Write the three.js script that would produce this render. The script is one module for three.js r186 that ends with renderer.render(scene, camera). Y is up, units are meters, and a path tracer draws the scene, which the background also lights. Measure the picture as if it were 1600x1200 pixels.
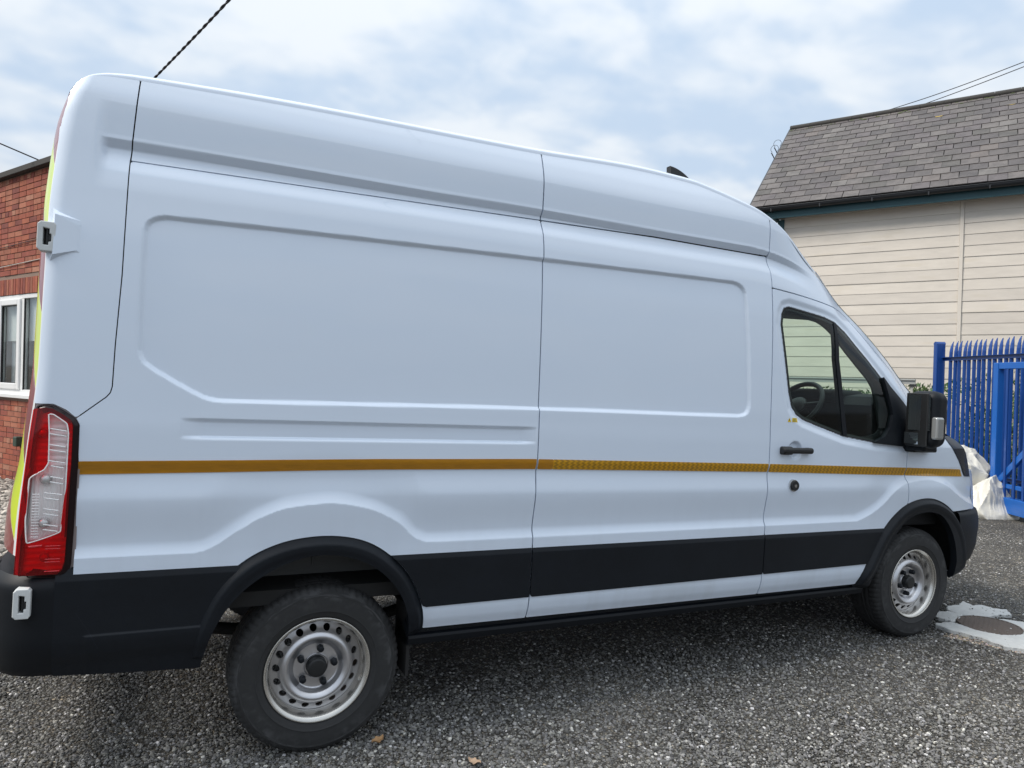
import * as THREE from 'three';
import { mergeGeometries } from 'three/addons/utils/BufferGeometryUtils.js';
import { RoundedBoxGeometry } from 'three/addons/geometries/RoundedBoxGeometry.js';

// ------------------------------------------------------------------ camera
const scene = new THREE.Scene();
const camera = new THREE.PerspectiveCamera(56.967, 4 / 3, 0.05, 1500);
{
  const yaw = 0.43768, pit = -0.00612, rol = 0.02809;
  const d = new THREE.Vector3(Math.sin(yaw) * Math.cos(pit), Math.sin(pit), -Math.cos(yaw) * Math.cos(pit));
  const r = new THREE.Vector3(Math.cos(yaw), 0, Math.sin(yaw));
  const u = new THREE.Vector3().crossVectors(r, d);
  const r2 = r.clone().multiplyScalar(Math.cos(rol)).addScaledVector(u, Math.sin(rol));
  const u2 = u.clone().multiplyScalar(Math.cos(rol)).addScaledVector(r, -Math.sin(rol));
  camera.position.set(-0.5489, 1.5852, 3.9777);
  camera.quaternion.setFromRotationMatrix(new THREE.Matrix4().makeBasis(r2, u2, d.clone().negate()));
  camera.updateMatrixWorld();
}
const renderer = new THREE.WebGLRenderer({ antialias: true });
renderer.setSize(1024, 768);
renderer.toneMapping = THREE.LinearToneMapping;
renderer.toneMappingExposure = 1.24;
renderer.shadowMap.enabled = true;

// ------------------------------------------------------------------ noise and small maths
let seed = 1;
const rnd = () => { seed = (seed * 1664525 + 1013904223) >>> 0; return seed / 4294967296; };
const rr = (a, b) => a + (b - a) * rnd();
const clamp = (x, a = 0, b = 1) => Math.min(b, Math.max(a, x));
const sst = (a, b, x) => { const t = clamp((x - a) / (b - a)); return t * t * (3 - 2 * t); };
const lerp = (a, b, t) => a + (b - a) * t;
const hash3 = (i, j, k) => { let h = (i * 374761393 + j * 668265263 + k * 2147483647 + 12345) | 0; h = Math.imul(h ^ (h >>> 13), 1274126177); h = Math.imul(h ^ (h >>> 16), 2246822519); return ((h ^ (h >>> 15)) >>> 0) / 4294967296; };
function vn(x, y, z = 0) {
  const i = Math.floor(x), j = Math.floor(y), k = Math.floor(z); let u = x - i, v = y - j, w = z - k;
  u = u * u * (3 - 2 * u); v = v * v * (3 - 2 * v); w = w * w * (3 - 2 * w);
  const L = (a, b, t) => a + (b - a) * t;
  const p = (a, b, c) => hash3(i + a, j + b, k + c);
  return L(L(L(p(0, 0, 0), p(1, 0, 0), u), L(p(0, 1, 0), p(1, 1, 0), u), v), L(L(p(0, 0, 1), p(1, 0, 1), u), L(p(0, 1, 1), p(1, 1, 1), u), v), w);
}
function fbm(x, y, z = 0, o = 5) { let s = 0, a = 0.5, n = 0; for (let i = 0; i < o; i++) { s += a * vn(x, y, z); n += a; a *= 0.5; x = x * 2.03 + 17.1; y = y * 2.03 + 5.3; z = z * 2.03 + 3.7; } return s / n; }
const lin = (xs, ys, x) => { if (x <= xs[0]) return ys[0]; const n = xs.length; if (x >= xs[n - 1]) return ys[n - 1]; let i = 1; while (xs[i] < x) i++; return lerp(ys[i - 1], ys[i], (x - xs[i - 1]) / (xs[i] - xs[i - 1])); };
function spline(xs, ys) {                       // smooth interpolation through a table
  const n = xs.length, m = xs.map((_, i) => i === 0 ? (ys[1] - ys[0]) / (xs[1] - xs[0]) : i === n - 1 ? (ys[n - 1] - ys[n - 2]) / (xs[n - 1] - xs[n - 2]) : (() => { const a = (ys[i] - ys[i - 1]) / (xs[i] - xs[i - 1]), b = (ys[i + 1] - ys[i]) / (xs[i + 1] - xs[i]); return a * b <= 0 ? 0 : 2 * a * b / (a + b); })());
  return x => {
    if (x <= xs[0]) return ys[0] + m[0] * (x - xs[0]); if (x >= xs[n - 1]) return ys[n - 1] + m[n - 1] * (x - xs[n - 1]);
    let i = 1; while (xs[i] < x) i++; const h = xs[i] - xs[i - 1], t = (x - xs[i - 1]) / h, t2 = t * t, t3 = t2 * t;
    return (2 * t3 - 3 * t2 + 1) * ys[i - 1] + (t3 - 2 * t2 + t) * h * m[i - 1] + (3 * t2 - 2 * t3) * ys[i] + (t3 - t2) * h * m[i];
  };
}

// ------------------------------------------------------------------ sky: high thin cloud with pale blue between
function makeSky() {
  const W = 2048, H = 1024, data = new Float32Array(W * H * 4);
  for (let j = 0; j < H; j++) {
    const el = ((j + 0.5) / H - 0.5) * Math.PI, se = Math.sin(el), ce = Math.cos(el);
    for (let i = 0; i < W; i++) {
      const az = ((i + 0.5) / W - 0.5) * 2 * Math.PI, k = (j * W + i) * 4;
      const dx = ce * Math.cos(az), dz = ce * Math.sin(az);
      const s = Math.max(se, 0);
      const q = 1 / (s + 0.22);
      const wx = dx * q, wz = dz * q;
      const w1 = fbm(wx * 1.3 + 4, wz * 1.3 + 9, 0.5, 4), w2 = fbm(wx * 1.3 + 31, wz * 1.3 + 2, 1.5, 4);
      let c = fbm(wx * 2.3 + w1 * 2.1 + 8.3, wz * 3.0 + w2 * 2.1 + 2.7, 2.2, 6);
      let f = fbm(wx * 6.5 + w2 * 3, wz * 9 + w1 * 3, 7.7, 5);
      c = sst(0.365, 0.60, c * 0.66 + f * 0.34);
      const lift = (0.95 + 0.9 * s * s * s) * (0.62 + 0.38 * sst(0.02, 0.28, s));
      const hz = Math.exp(-s * 7);
      let r = lerp(0.46, 0.58, hz), g = lerp(0.57, 0.67, hz), b = lerp(0.715, 0.78, hz);
      r = lerp(r, 0.74, c * 0.88); g = lerp(g, 0.78, c * 0.88); b = lerp(b, 0.82, c * 0.88);
      data[k] = r * lift; data[k + 1] = g * lift; data[k + 2] = b * lift; data[k + 3] = 1;
      if (se < 0) { const t = clamp(-se * 12); data[k] = lerp(data[k], 0.16, t); data[k + 1] = lerp(data[k + 1], 0.16, t); data[k + 2] = lerp(data[k + 2], 0.16, t); }
    }
  }
  const t = new THREE.DataTexture(data, W, H, THREE.RGBAFormat, THREE.FloatType);
  t.mapping = THREE.EquirectangularReflectionMapping; t.magFilter = THREE.LinearFilter; t.minFilter = THREE.LinearFilter; t.needsUpdate = true;
  return t;
}
scene.background = makeSky();
scene.environment = scene.background;
const sun = new THREE.DirectionalLight(new THREE.Color(1, 0.93, 0.84), 3.0);
sun.position.set(2 - 15, 17, -2.6); sun.target.position.set(2, 0, 0);
sun.castShadow = true; sun.shadow.radius = 42; sun.shadow.mapSize.set(2048, 2048);
Object.assign(sun.shadow.camera, { left: -14, right: 14, top: 14, bottom: -14, near: 1, far: 60 });
scene.add(sun, sun.target);

// ------------------------------------------------------------------ object helpers
const used = {};
const numbered = n => { const k = used[n] = (used[n] ?? -1) + 1; return k ? `${n}_${String(k).padStart(3, '0')}` : n; };
function tag(o, label, category, group, kind) { o.userData.label = label; if (category) o.userData.category = category; if (group) o.userData.group = group; if (kind) o.userData.kind = kind; return o; }
function thing(name, label, category, group, pos = [0, 0, 0]) { const g = new THREE.Group(); g.name = numbered(name); g.position.set(...pos); scene.add(g); return tag(g, label, category, group); }
function mesh(name, geo, mat, parent = scene) {
  const m = new THREE.Mesh(Array.isArray(geo) ? mergeAll(geo) : geo, mat); m.name = parent === scene ? numbered(name) : name; m.castShadow = m.receiveShadow = true; parent.add(m); return m;
}
function mergeAll(gs) { return mergeGeometries(gs.map(g => { let q = g.index ? g.toNonIndexed() : g; for (const a of Object.keys(q.attributes)) if (!['position', 'normal', 'uv'].includes(a)) q.deleteAttribute(a); if (!q.attributes.uv) q.setAttribute('uv', new THREE.BufferAttribute(new Float32Array(q.attributes.position.count * 2), 2)); return q; })); }
const V = (x, y, z) => new THREE.Vector3(x, y, z);
const box = (x0, x1, y0, y1, z0, z1, r = 0) => { const a = x1 - x0, b = y1 - y0, c = z1 - z0; const g = r ? new RoundedBoxGeometry(a, b, c, 2, Math.min(r, a / 2.01, b / 2.01, c / 2.01)) : new THREE.BoxGeometry(a, b, c); g.translate((x0 + x1) / 2, (y0 + y1) / 2, (z0 + z1) / 2); return g; };
const tube = (pts, r, seg = 0, rad = 8, closed = false) => new THREE.TubeGeometry(new THREE.CatmullRomCurve3(pts, closed), seg || pts.length * 6, r, rad, closed);
const rod = (a, b, r, rad = 8) => { const L = a.distanceTo(b), g = new THREE.CylinderGeometry(r, r, L, rad); g.translate(0, L / 2, 0); g.applyQuaternion(new THREE.Quaternion().setFromUnitVectors(V(0, 1, 0), b.clone().sub(a).normalize())); g.translate(a.x, a.y, a.z); return g; };

// ------------------------------------------------------------------ materials
const col = (r, g, b) => new THREE.Color().setRGB(r, g, b);
const std = (r, g, b, rough = 0.6, extra = {}) => new THREE.MeshStandardMaterial({ color: col(r, g, b), roughness: rough, side: THREE.DoubleSide, ...extra });
const phy = (r, g, b, rough = 0.4, extra = {}) => new THREE.MeshPhysicalMaterial({ color: col(r, g, b), roughness: rough, side: THREE.DoubleSide, ...extra });
function dataTex(W, H, fn, srgb = false) {
  const d = new Uint8Array(W * H * 4);
  for (let j = 0; j < H; j++) for (let i = 0; i < W; i++) { const c = fn(i, j); const k = (j * W + i) * 4; d[k] = clamp(c[0]) * 255; d[k + 1] = clamp(c[1]) * 255; d[k + 2] = clamp(c[2]) * 255; d[k + 3] = 255; }
  const t = new THREE.DataTexture(d, W, H); t.wrapS = t.wrapT = THREE.RepeatWrapping; t.magFilter = THREE.LinearFilter; t.minFilter = THREE.LinearMipmapLinearFilter; t.generateMipmaps = true; if (srgb) t.colorSpace = THREE.SRGBColorSpace; t.needsUpdate = true; return t;
}
const rep = (t, x, y) => { const c = t.clone(); c.repeat.set(x, y); c.needsUpdate = true; return c; };
const tileF = (x, y, n, z) => { // tileable fbm on n cells
  let s = 0, a = 0.5; for (let o = 0; o < 4; o++) { const m = n << o; const X = x * m, Y = y * m, i = Math.floor(X), j = Math.floor(Y); let u = X - i, v = Y - j; u = u * u * (3 - 2 * u); v = v * v * (3 - 2 * v); const p = (a1, b1) => hash3((i + a1) % m, (j + b1) % m, z + o); s += a * lerp(lerp(p(0, 0), p(1, 0), u), lerp(p(0, 1), p(1, 1), u), v); a *= 0.5; } return s / 0.9375;
};
const grime = dataTex(512, 512, (i, j) => { const n = tileF(i / 512, j / 512, 6, 3) * 0.6 + tileF(i / 512, j / 512, 40, 9) * 0.4; const v = 0.78 + 0.34 * n; return [v, v, v]; });
const fineBump = dataTex(256, 256, (i, j) => { const v = hash3(i, j, 4) * 0.5 + tileF(i / 256, j / 256, 32, 5) * 0.5; return [v, v, v]; });

const M = {
  paint: phy(0.705, 0.79, 0.91, 0.4, { clearcoat: 1, clearcoatRoughness: 0.04, map: null }),
  roofPaint: phy(0.70, 0.78, 0.90, 0.4, { clearcoat: 1, clearcoatRoughness: 0.04 }),
  reflector: phy(0.95, 0.95, 0.95, 0.3, { metalness: 0.08 }),
  clearCover: phy(0.97, 0.97, 0.97, 0.02, { transmission: 1, thickness: 0, ior: 1.45 }),
  redCover: phy(0.86, 0.012, 0.022, 0.03, { transmission: 0.9, thickness: 0, ior: 1.45 }),
  gap: std(0.006, 0.006, 0.007, 0.9),
  trim: phy(0.0060, 0.0085, 0.0125, 0.5, { bumpMap: rep(fineBump, 6, 6), bumpScale: 0.0003, specularIntensity: 0.5 }),
  black: std(0.01, 0.011, 0.012, 0.5),
  under: std(0.012, 0.012, 0.012, 0.8),
  liner: std(0.13, 0.13, 0.125, 0.75, { map: grime }),
  glass: phy(0.80, 0.92, 0.86, 0.0, { transmission: 1, thickness: 0, ior: 1.32 }),
  screenGlass: phy(0.86, 0.95, 0.90, 0.0, { transmission: 1, thickness: 0, ior: 1.38 }),
  red: phy(0.58, 0.004, 0.014, 0.12, { clearcoat: 1, clearcoatRoughness: 0.02 }),
  redDark: phy(0.16, 0.003, 0.008, 0.15, { clearcoat: 1, clearcoatRoughness: 0.02 }),
  clearLens: phy(0.60, 0.60, 0.60, 0.22, { clearcoat: 1, clearcoatRoughness: 0.02, metalness: 0.3 }),
  lampBody: phy(0.30, 0.25, 0.25, 0.2, { clearcoat: 1, clearcoatRoughness: 0.02 }),
  lensBar: phy(0.85, 0.85, 0.85, 0.2),
  bezel: phy(0.010, 0.003, 0.004, 0.3, { specularIntensity: 0.6 }),
  mirror: phy(0.62, 0.66, 0.66, 0.02, { metalness: 1 }),
  whitePlastic: std(0.62, 0.64, 0.64, 0.5, { map: grime }),
  chrome: phy(0.5, 0.5, 0.5, 0.2, { metalness: 0.9 }),
  cabin: std(0.007, 0.008, 0.010, 0.8),
  yellow: std(0.78, 0.55, 0.02, 0.4),
};

{ // road film low on the panels, scuffs on the plastic
  const film = dataTex(1024, 512, (i, j) => { const x = i / 128 - 2, y = j / 128, n = fbm(x * 2.2, y * 3.5, 3, 4), st = fbm(x * 26, y * 1.2, 6, 3); const d = sst(1.05, .42, y) * (.01 + .09 * sst(.40, .72, n * .65 + st * .35)) + .006 * sst(.5, .75, st) * sst(1.3, .9, y) + .012 * (n - .5); return [1 - d, 1 - d * 1.06, 1 - d * 1.18]; });
  film.repeat.set(1 / 8, 1 / 4); film.offset.set(.25, 0); M.paint.map = film;
  const sc = dataTex(1024, 1024, (i, j) => { const u = i / 1024, v = j / 1024, n = tileF(u, v, 7, 71), m = tileF(u, v, 50, 72); const h = hash3(i >> 1, j >> 1, 8), s = tileF(u, (v * 1) % 1, 14, 75); let d = .26 + .10 * (n - .5) + .05 * (m - .5); if (h > .9985 && n > .5) d += .5 * m; const scr = Math.abs(((u * 3 + v * 1.7 + .1 * n) % 1) - .5); if (scr < .0016 && s > .62) d += .28; return [d, d, d * 1.02]; });
  M.trim.map = sc; M.trim.color.setRGB(.026, .035, .049);
}
// ------------------------------------------------------------------ ground
function stoneTex() {
  const N = 1024, cells = 120, idx = new Float32Array(N * N), hgt = new Float32Array(N * N);
  for (let j = 0; j < N; j++) for (let i = 0; i < N; i++) {
    const x = i / N * cells, y = j / N * cells, ci = Math.floor(x), cj = Math.floor(y); let b = 9, b2 = 9, id = 0;
    for (let a = -1; a <= 1; a++) for (let c = -1; c <= 1; c++) { const p = (ci + a + cells) % cells, q = (cj + c + cells) % cells; const fx = ci + a + hash3(p, q, 1), fy = cj + c + hash3(p, q, 2); const d = Math.hypot(x - fx, y - fy); if (d < b) { b2 = b; b = d; id = hash3(p, q, 3); } else if (d < b2) b2 = d; }
    idx[j * N + i] = id; hgt[j * N + i] = clamp((b2 - b) * 1.6);
  }
  const map = dataTex(N, N, (i, j) => { const id = idx[j * N + i], h = hgt[j * N + i]; const n = tileF(i / N, j / N, 5, 7); let v = id > 0.955 ? 0.86 : id > 0.86 ? 0.62 : 0.34 + 0.26 * id; v *= 0.72 + 0.5 * n; v *= 0.42 + 0.58 * h; const w = hash3(Math.floor(id * 9999), 5, 5); return [v * (1.0 + 0.06 * w), v, v * (0.98 - 0.08 * w)]; }, true);
  const bump = dataTex(N, N, (i, j) => { const h = hgt[j * N + i]; return [h, h, h]; });
  return [map, bump];
}
const [stoneMap, stoneBump] = stoneTex();
{
  // the yard: one large sheet, finely divided near the van
  const xs = [], zs = [];
  const ax = [-600, -200, -80, -40, -20, -12]; for (let x = -8; x <= 16.01; x += 0.12) ax.push(x); ax.push(20, 30, 60, 140, 300, 700);
  const az = [-900, -300, -120, -60, -30, -20]; for (let z = -12; z <= 5.01; z += 0.12) az.push(z); az.push(8, 15, 40, 120, 400);
  const pos = [], uv = [], ind = [], colr = [];
  for (const z of az) for (const x of ax) {
    const near = Math.exp(-((x - 2) ** 2 + z * z) / 500);
    const flat = 1 - Math.exp(-Math.min(Math.hypot(x, z - 0.95), Math.hypot(x - 3.75, z - 0.95)) * 2);
    pos.push(x, near * flat * (0.022 * (fbm(x * 0.9, z * 0.9, 3, 3) - 0.5) + 0.008 * (fbm(x * 5, z * 5, 1, 2) - 0.5)), z); uv.push(x / 1.8, z / 1.8);
    const n = fbm(x * 0.7 + 9, z * 0.7, 4, 4), m = fbm(x * 3.1, z * 3.1 + 5, 8, 3);
    const v = 0.78 + 0.5 * (n - 0.5) + 0.4 * (m - 0.5); colr.push(v * 1.0, v * 0.98, v * 0.95);
  }
  const w = ax.length; for (let j = 0; j < az.length - 1; j++) for (let i = 0; i < w - 1; i++) { const a = j * w + i; ind.push(a, a + w, a + 1, a + 1, a + w, a + w + 1); }
  const g = new THREE.BufferGeometry(); g.setAttribute('position', new THREE.Float32BufferAttribute(pos, 3)); g.setAttribute('uv', new THREE.Float32BufferAttribute(uv, 2)); g.setAttribute('color', new THREE.Float32BufferAttribute(colr, 3)); g.setIndex(ind); g.computeVertexNormals();
  const m = mesh('ground', g, new THREE.MeshStandardMaterial({ map: stoneMap, bumpMap: stoneBump, bumpScale: 0.006, roughness: 0.92, vertexColors: true }));
  m.userData.kind = 'structure'; m.userData.label = 'dark grey gravel yard flecked with white chippings';
}
function pebbles(name, label, count, place, tone, smin, smax) {
  const g = new THREE.IcosahedronGeometry(1, 0); const p = g.attributes.position; for (let i = 0; i < p.count; i++) { const k = 0.75 + 0.5 * vn(p.getX(i) * 3 + 5, p.getY(i) * 3, p.getZ(i) * 3); p.setXYZ(i, p.getX(i) * k, p.getY(i) * k * 0.62, p.getZ(i) * k * 0.8); } g.computeVertexNormals();
  const im = new THREE.InstancedMesh(g, new THREE.MeshStandardMaterial({ color: 0xffffff, roughness: 0.85 }), count);
  const m = new THREE.Matrix4(), q = new THREE.Quaternion(), e = new THREE.Euler(), c = new THREE.Color();
  for (let i = 0; i < count; i++) { const [x, z, y] = place(); const s = lerp(smin, smax, rnd() ** 2.2); e.set(rr(-0.5, 0.5), rr(0, 6.28), rr(-0.5, 0.5)); q.setFromEuler(e); m.compose(V(x, s * 0.15 + (y || 0), z), q, V(s, s, s)); im.setMatrixAt(i, m); const t = tone(); c.setRGB(t[0], t[1], t[2]); im.setColorAt(i, c); }
  im.name = numbered(name); im.castShadow = im.receiveShadow = true; scene.add(im); tag(im, label, 'gravel', null, 'stuff'); return im;
}
const stoneTone = () => { const t = rnd(); const v = t > 0.968 ? rr(0.40, 0.68) : t > 0.82 ? rr(0.19, 0.36) : rr(0.055, 0.21); const w = rr(0.9, 1.02); return [v * (1.02), v, v * w]; };
pebbles('gravel', 'loose dark grey and white stone chippings over the yard around the van', 215000, () => {
  for (;;) { const x = rr(-2.2, 8.5), z = rr(-2.2, 2.7); const d = Math.hypot(x + 0.55, z - 4); if (rnd() < 9 / (d * d + 2)) return [x, z]; }
}, stoneTone, 0.004, 0.0118);
seed = 77;
pebbles('gravel', 'pale beige stones banked along the foot of the brick wall', 9000, () => { const z = rr(-8, -3.0), x = rr(-4.2, -1.3); return [x, z - 0.3 * rnd()]; }, () => { const v = rr(0.12, 0.55); return [v, v * 0.9, v * 0.78]; }, 0.015, 0.05);

// ------------------------------------------------------------------ van: surface of the body side
const bodyM = new THREE.Matrix4().makeTranslation(0.936, 0, 0).multiply(new THREE.Matrix4().makeRotationZ(-0.026)).multiply(new THREE.Matrix4().makeTranslation(-0.936, 0, 0)); // unladen vans sit nose down
const zProf = spline([.40, .46, .515, .56, .66, .80, .85, .90, 1.07, 1.30, 1.40, 1.70, 2.0, 2.17, 2.30, 2.42, 2.54, 2.62, 2.70], [.972, .988, 1.01, 1.018, 1.02, 1.024, 1.025, 1.028, 1.042, 1.041, 1.038, 1.030, 1.016, 1.0, .987, .976, .962, .940, .908]);
const HT = [[-1.017, 2.46], [-1.0, 2.55], [-.97, 2.595], [-.93, 2.615], [-.88, 2.625], [-.78, 2.632], [-.11, 2.659], [.87, 2.677], [1.52, 2.705], [1.85, 2.695], [2.01, 2.668], [2.16, 2.633], [2.29, 2.60], [2.38, 2.564], [2.52, 2.497], [2.69, 2.378], [2.86, 2.272], [3.01, 2.153], [3.2, 2.025], [3.44, 1.842], [3.57, 1.727], [3.72, 1.609], [3.84, 1.53], [4.0, 1.43]];
const roofY = spline(HT.map(p => p[0]), HT.map(p => p[1]));
const noseL = y => lin([.8, 1.2], [1.45, 1.32], y);
const rearX = spline([.42, .79, .95, 1.25, 1.56, 2.09, 2.30, 2.46, 2.53, 2.60], [-1.085, -1.085, -1.08, -1.062, -1.042, -1.04, -1.030, -1.015, -1.0, -.98]);
function baseZ(x, y) {
  let z = zProf(y);
  const t = clamp((x - 3.3) / noseL(y), 0, .999); z *= Math.pow(1 - t ** 4, .25);
  if (x > 2.3 && y > 1.3) { const d = roofY(x) - y; z -= .105 * sst(2.3, 3.1, x) * clamp(1 - d / .42) ** 2 * clamp((y - 1.3) / .2); }
  const rx = rearX(y) + .09; if (x < rx - .045) z -= .016 * ((rx - .045 - x) / .045) ** 2;
  return z;
}
// signed distance to a polygon, negative inside
function polySD(P) {
  const n = P.length; let x0 = 1e9, x1 = -1e9, y0 = 1e9, y1 = -1e9; for (const [x, y] of P) { x0 = Math.min(x0, x); x1 = Math.max(x1, x); y0 = Math.min(y0, y); y1 = Math.max(y1, y); }
  const f = (x, y) => {
    let d = 1e9, s = 1;
    for (let i = 0, j = n - 1; i < n; j = i++) {
      const ex = P[j][0] - P[i][0], ey = P[j][1] - P[i][1], wx = x - P[i][0], wy = y - P[i][1], t = clamp((wx * ex + wy * ey) / (ex * ex + ey * ey)), bx = wx - ex * t, by = wy - ey * t; d = Math.min(d, bx * bx + by * by);
      const c1 = y >= P[i][1], c2 = y < P[j][1], c3 = ex * wy > ey * wx; if ((c1 && c2 && c3) || (!c1 && !c2 && !c3)) s = -s;
    }
    return s * Math.sqrt(d);
  };
  f.box = [x0, x1, y0, y1]; return f;
}
const smooth = (P, n = 2) => { for (let k = 0; k < n; k++) { const Q = []; for (let i = 0; i < P.length; i++) { const a = P[i], b = P[(i + 1) % P.length]; Q.push([lerp(a[0], b[0], .25), lerp(a[1], b[1], .25)], [lerp(a[0], b[0], .75), lerp(a[1], b[1], .75)]); } P = Q; } return P; };
const archO = smooth([[-.52, .40], [-.52, .458], [-.50, .565], [-.455, .675], [-.40, .755], [-.33, .816], [-.25, .860], [-.15, .892], [-.01, .903], [.12, .883], [.22, .836], [.325, .747], [.39, .642], [.425, .537], [.435, .40]]);
const archI = smooth([[-.47, .30], [-.47, .398], [-.44, .53], [-.395, .62], [-.335, .695], [-.275, .742], [-.20, .787], [-.11, .818], [-.01, .828], [.12, .800], [.22, .742], [.30, .655], [.345, .558], [.365, .433], [.365, .30]]);
const farchO = smooth([[3.145, .40], [3.17, .516], [3.255, .66], [3.34, .80], [3.46, .907], [3.56, .958], [3.69, .984], [3.82, .975], [3.97, .923], [4.09, .845], [4.19, .720], [4.235, .609], [4.25, .40]]);
const farchI = smooth([[3.24, .30], [3.26, .50], [3.335, .62], [3.42, .75], [3.54, .862], [3.70, .900], [3.86, .881], [3.96, .809], [4.05, .688], [4.09, .537], [4.11, .30]]);
const sdAO = polySD(archO), sdAI = polySD(archI), sdFO = polySD(farchO), sdFI = polySD(farchI);
const PANEL = [[-.66, 2.13], [-.705, 2.118], [-.735, 2.095], [-.745, 2.05], [-.742, 1.62], [-.732, 1.58], [-.71, 1.553], [-.62, 1.498], [-.52, 1.444], [-.48, 1.431], [-.42, 1.427], [.89, 1.447], [2.13, 1.446], [2.19, 1.453], [2.222, 1.475], [2.234, 1.52], [2.23, 1.62], [2.218, 1.842], [2.195, 2.12], [2.175, 2.162], [2.13, 2.184], [2.08, 2.188], [.88, 2.166]];
const sdPanel = polySD(smooth(PANEL, 1));
const creaseY = x => 2.40 + (x > 2.2 ? -.20 * (x - 2.2) ** 2 * 1.6 : 0) + .004 * (x - .9) * (x < .9 ? 6 : -6) / 6;
const flankY = spline([-1.2, -.54, -.49, -.44, -.36, -.28, -.17, -.01, .14, .28, .37, .43, .49, 1.5, 3.09, 3.15, 3.22, 3.31, 3.43, 3.53, 3.73, 3.90, 4.03, 4.2, 4.4], [.853, .853, .857, .878, .932, .981, 1.02, 1.034, 1.01, .946, .87, .852, .851, .851, .852, .866, .892, .942, 1.039, 1.078, 1.096, 1.065, 1.006, .94, .90]);
function detail(x, y) {
  let d = 0;
  if (y < 1.45) { const s = Math.abs(flankY(x + .01) - flankY(x - .01)) / .02, q = (y - flankY(x)) / Math.sqrt(1 + Math.min(s, 1.2) ** 2); d += q < 0 ? .009 : q < .05 ? lerp(.009, -.009, Math.sin(q / .05 * Math.PI / 2)) : q < .22 ? -.009 * (1 - sst(.05, .22, q)) : 0; }
  if (y > 1.35 && y < 2.3 && x < 2.35) { const t = clamp(-sdPanel(x, y) / .018); d -= .015 * lerp(t, t * t * (3 - 2 * t), .6); }
  const rx = clamp((x + .58) / .03), rub = Math.min(x + .585, .93 - x, y - 1.288, 1.368 - y);
  if (rub > 0) d -= .015 * clamp(rub / .013) * (x < -.50 ? clamp((x + .585) / .085) : x > .85 ? clamp((.93 - x) / .08) : 1);
  if (y > 2.0 && x < 2.95) {
    const c = creaseY(x), fade = sst(-.905, -.865, x - Math.max(0, (y - c - .0)) * .0) * (1 - sst(2.45, 2.8, x));
    const below = c - y;
    if (below > 0) d -= .026 * clamp(below / .030) * (1 - sst(.034, .13, below)) * fade;
    else d -= .010 * (1 - sst(.09, .14, -below)) * sst(-.90, -.84, x) * 0 + .0;
    d -= .013 * sst(-.92, -.87, x) * (1 - sst(2.5, 2.9, x)) * clamp((c + .135 - y) / .12) * sst(c - .20, c - .05, y);
  }
  const hb = Math.hypot((x - 2.57), (y - 1.273)); if (hb < .058) d -= .020 * (1 - sst(.034, .056, hb));
  // waist: undercut along the stripe, then swelling out again below it
  if (y > 1.0 && y < 1.23) { const b = 1.158 - .016 * clamp((x - .9) / 1.5) - .014 * clamp((x - 2.4) / 1.1); d -= .012 * (y > b ? sst(b + .05, b, y) : 1 - sst(b, b - .105, y)) * (1 - sst(3.95, 4.2, x)); }
  // shallow shelf round the door glass
  if (x > 2.38 && y > 1.2) { const w = sdWin(x, y); if (w < .05) d -= .010 * (1 - sst(.012, .05, w)); }
  return d;
}
const WIN = [[2.446, 1.98], [2.453, 2.04], [2.472, 2.074], [2.51, 2.086], [2.638, 2.071], [2.80, 2.052], [2.90, 2.030], [3.002, 1.976], [3.175, 1.834], [3.367, 1.672], [3.50, 1.566], [3.535, 1.45], [3.512, 1.310], [3.228, 1.325], [2.963, 1.359], [2.752, 1.414], [2.63, 1.448], [2.575, 1.478], [2.540, 1.52], [2.515, 1.60], [2.497, 1.70]];
const sdWin = polySD(WIN);
const bodyZ = (x, y) => baseZ(x, y) + detail(x, y);

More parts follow.
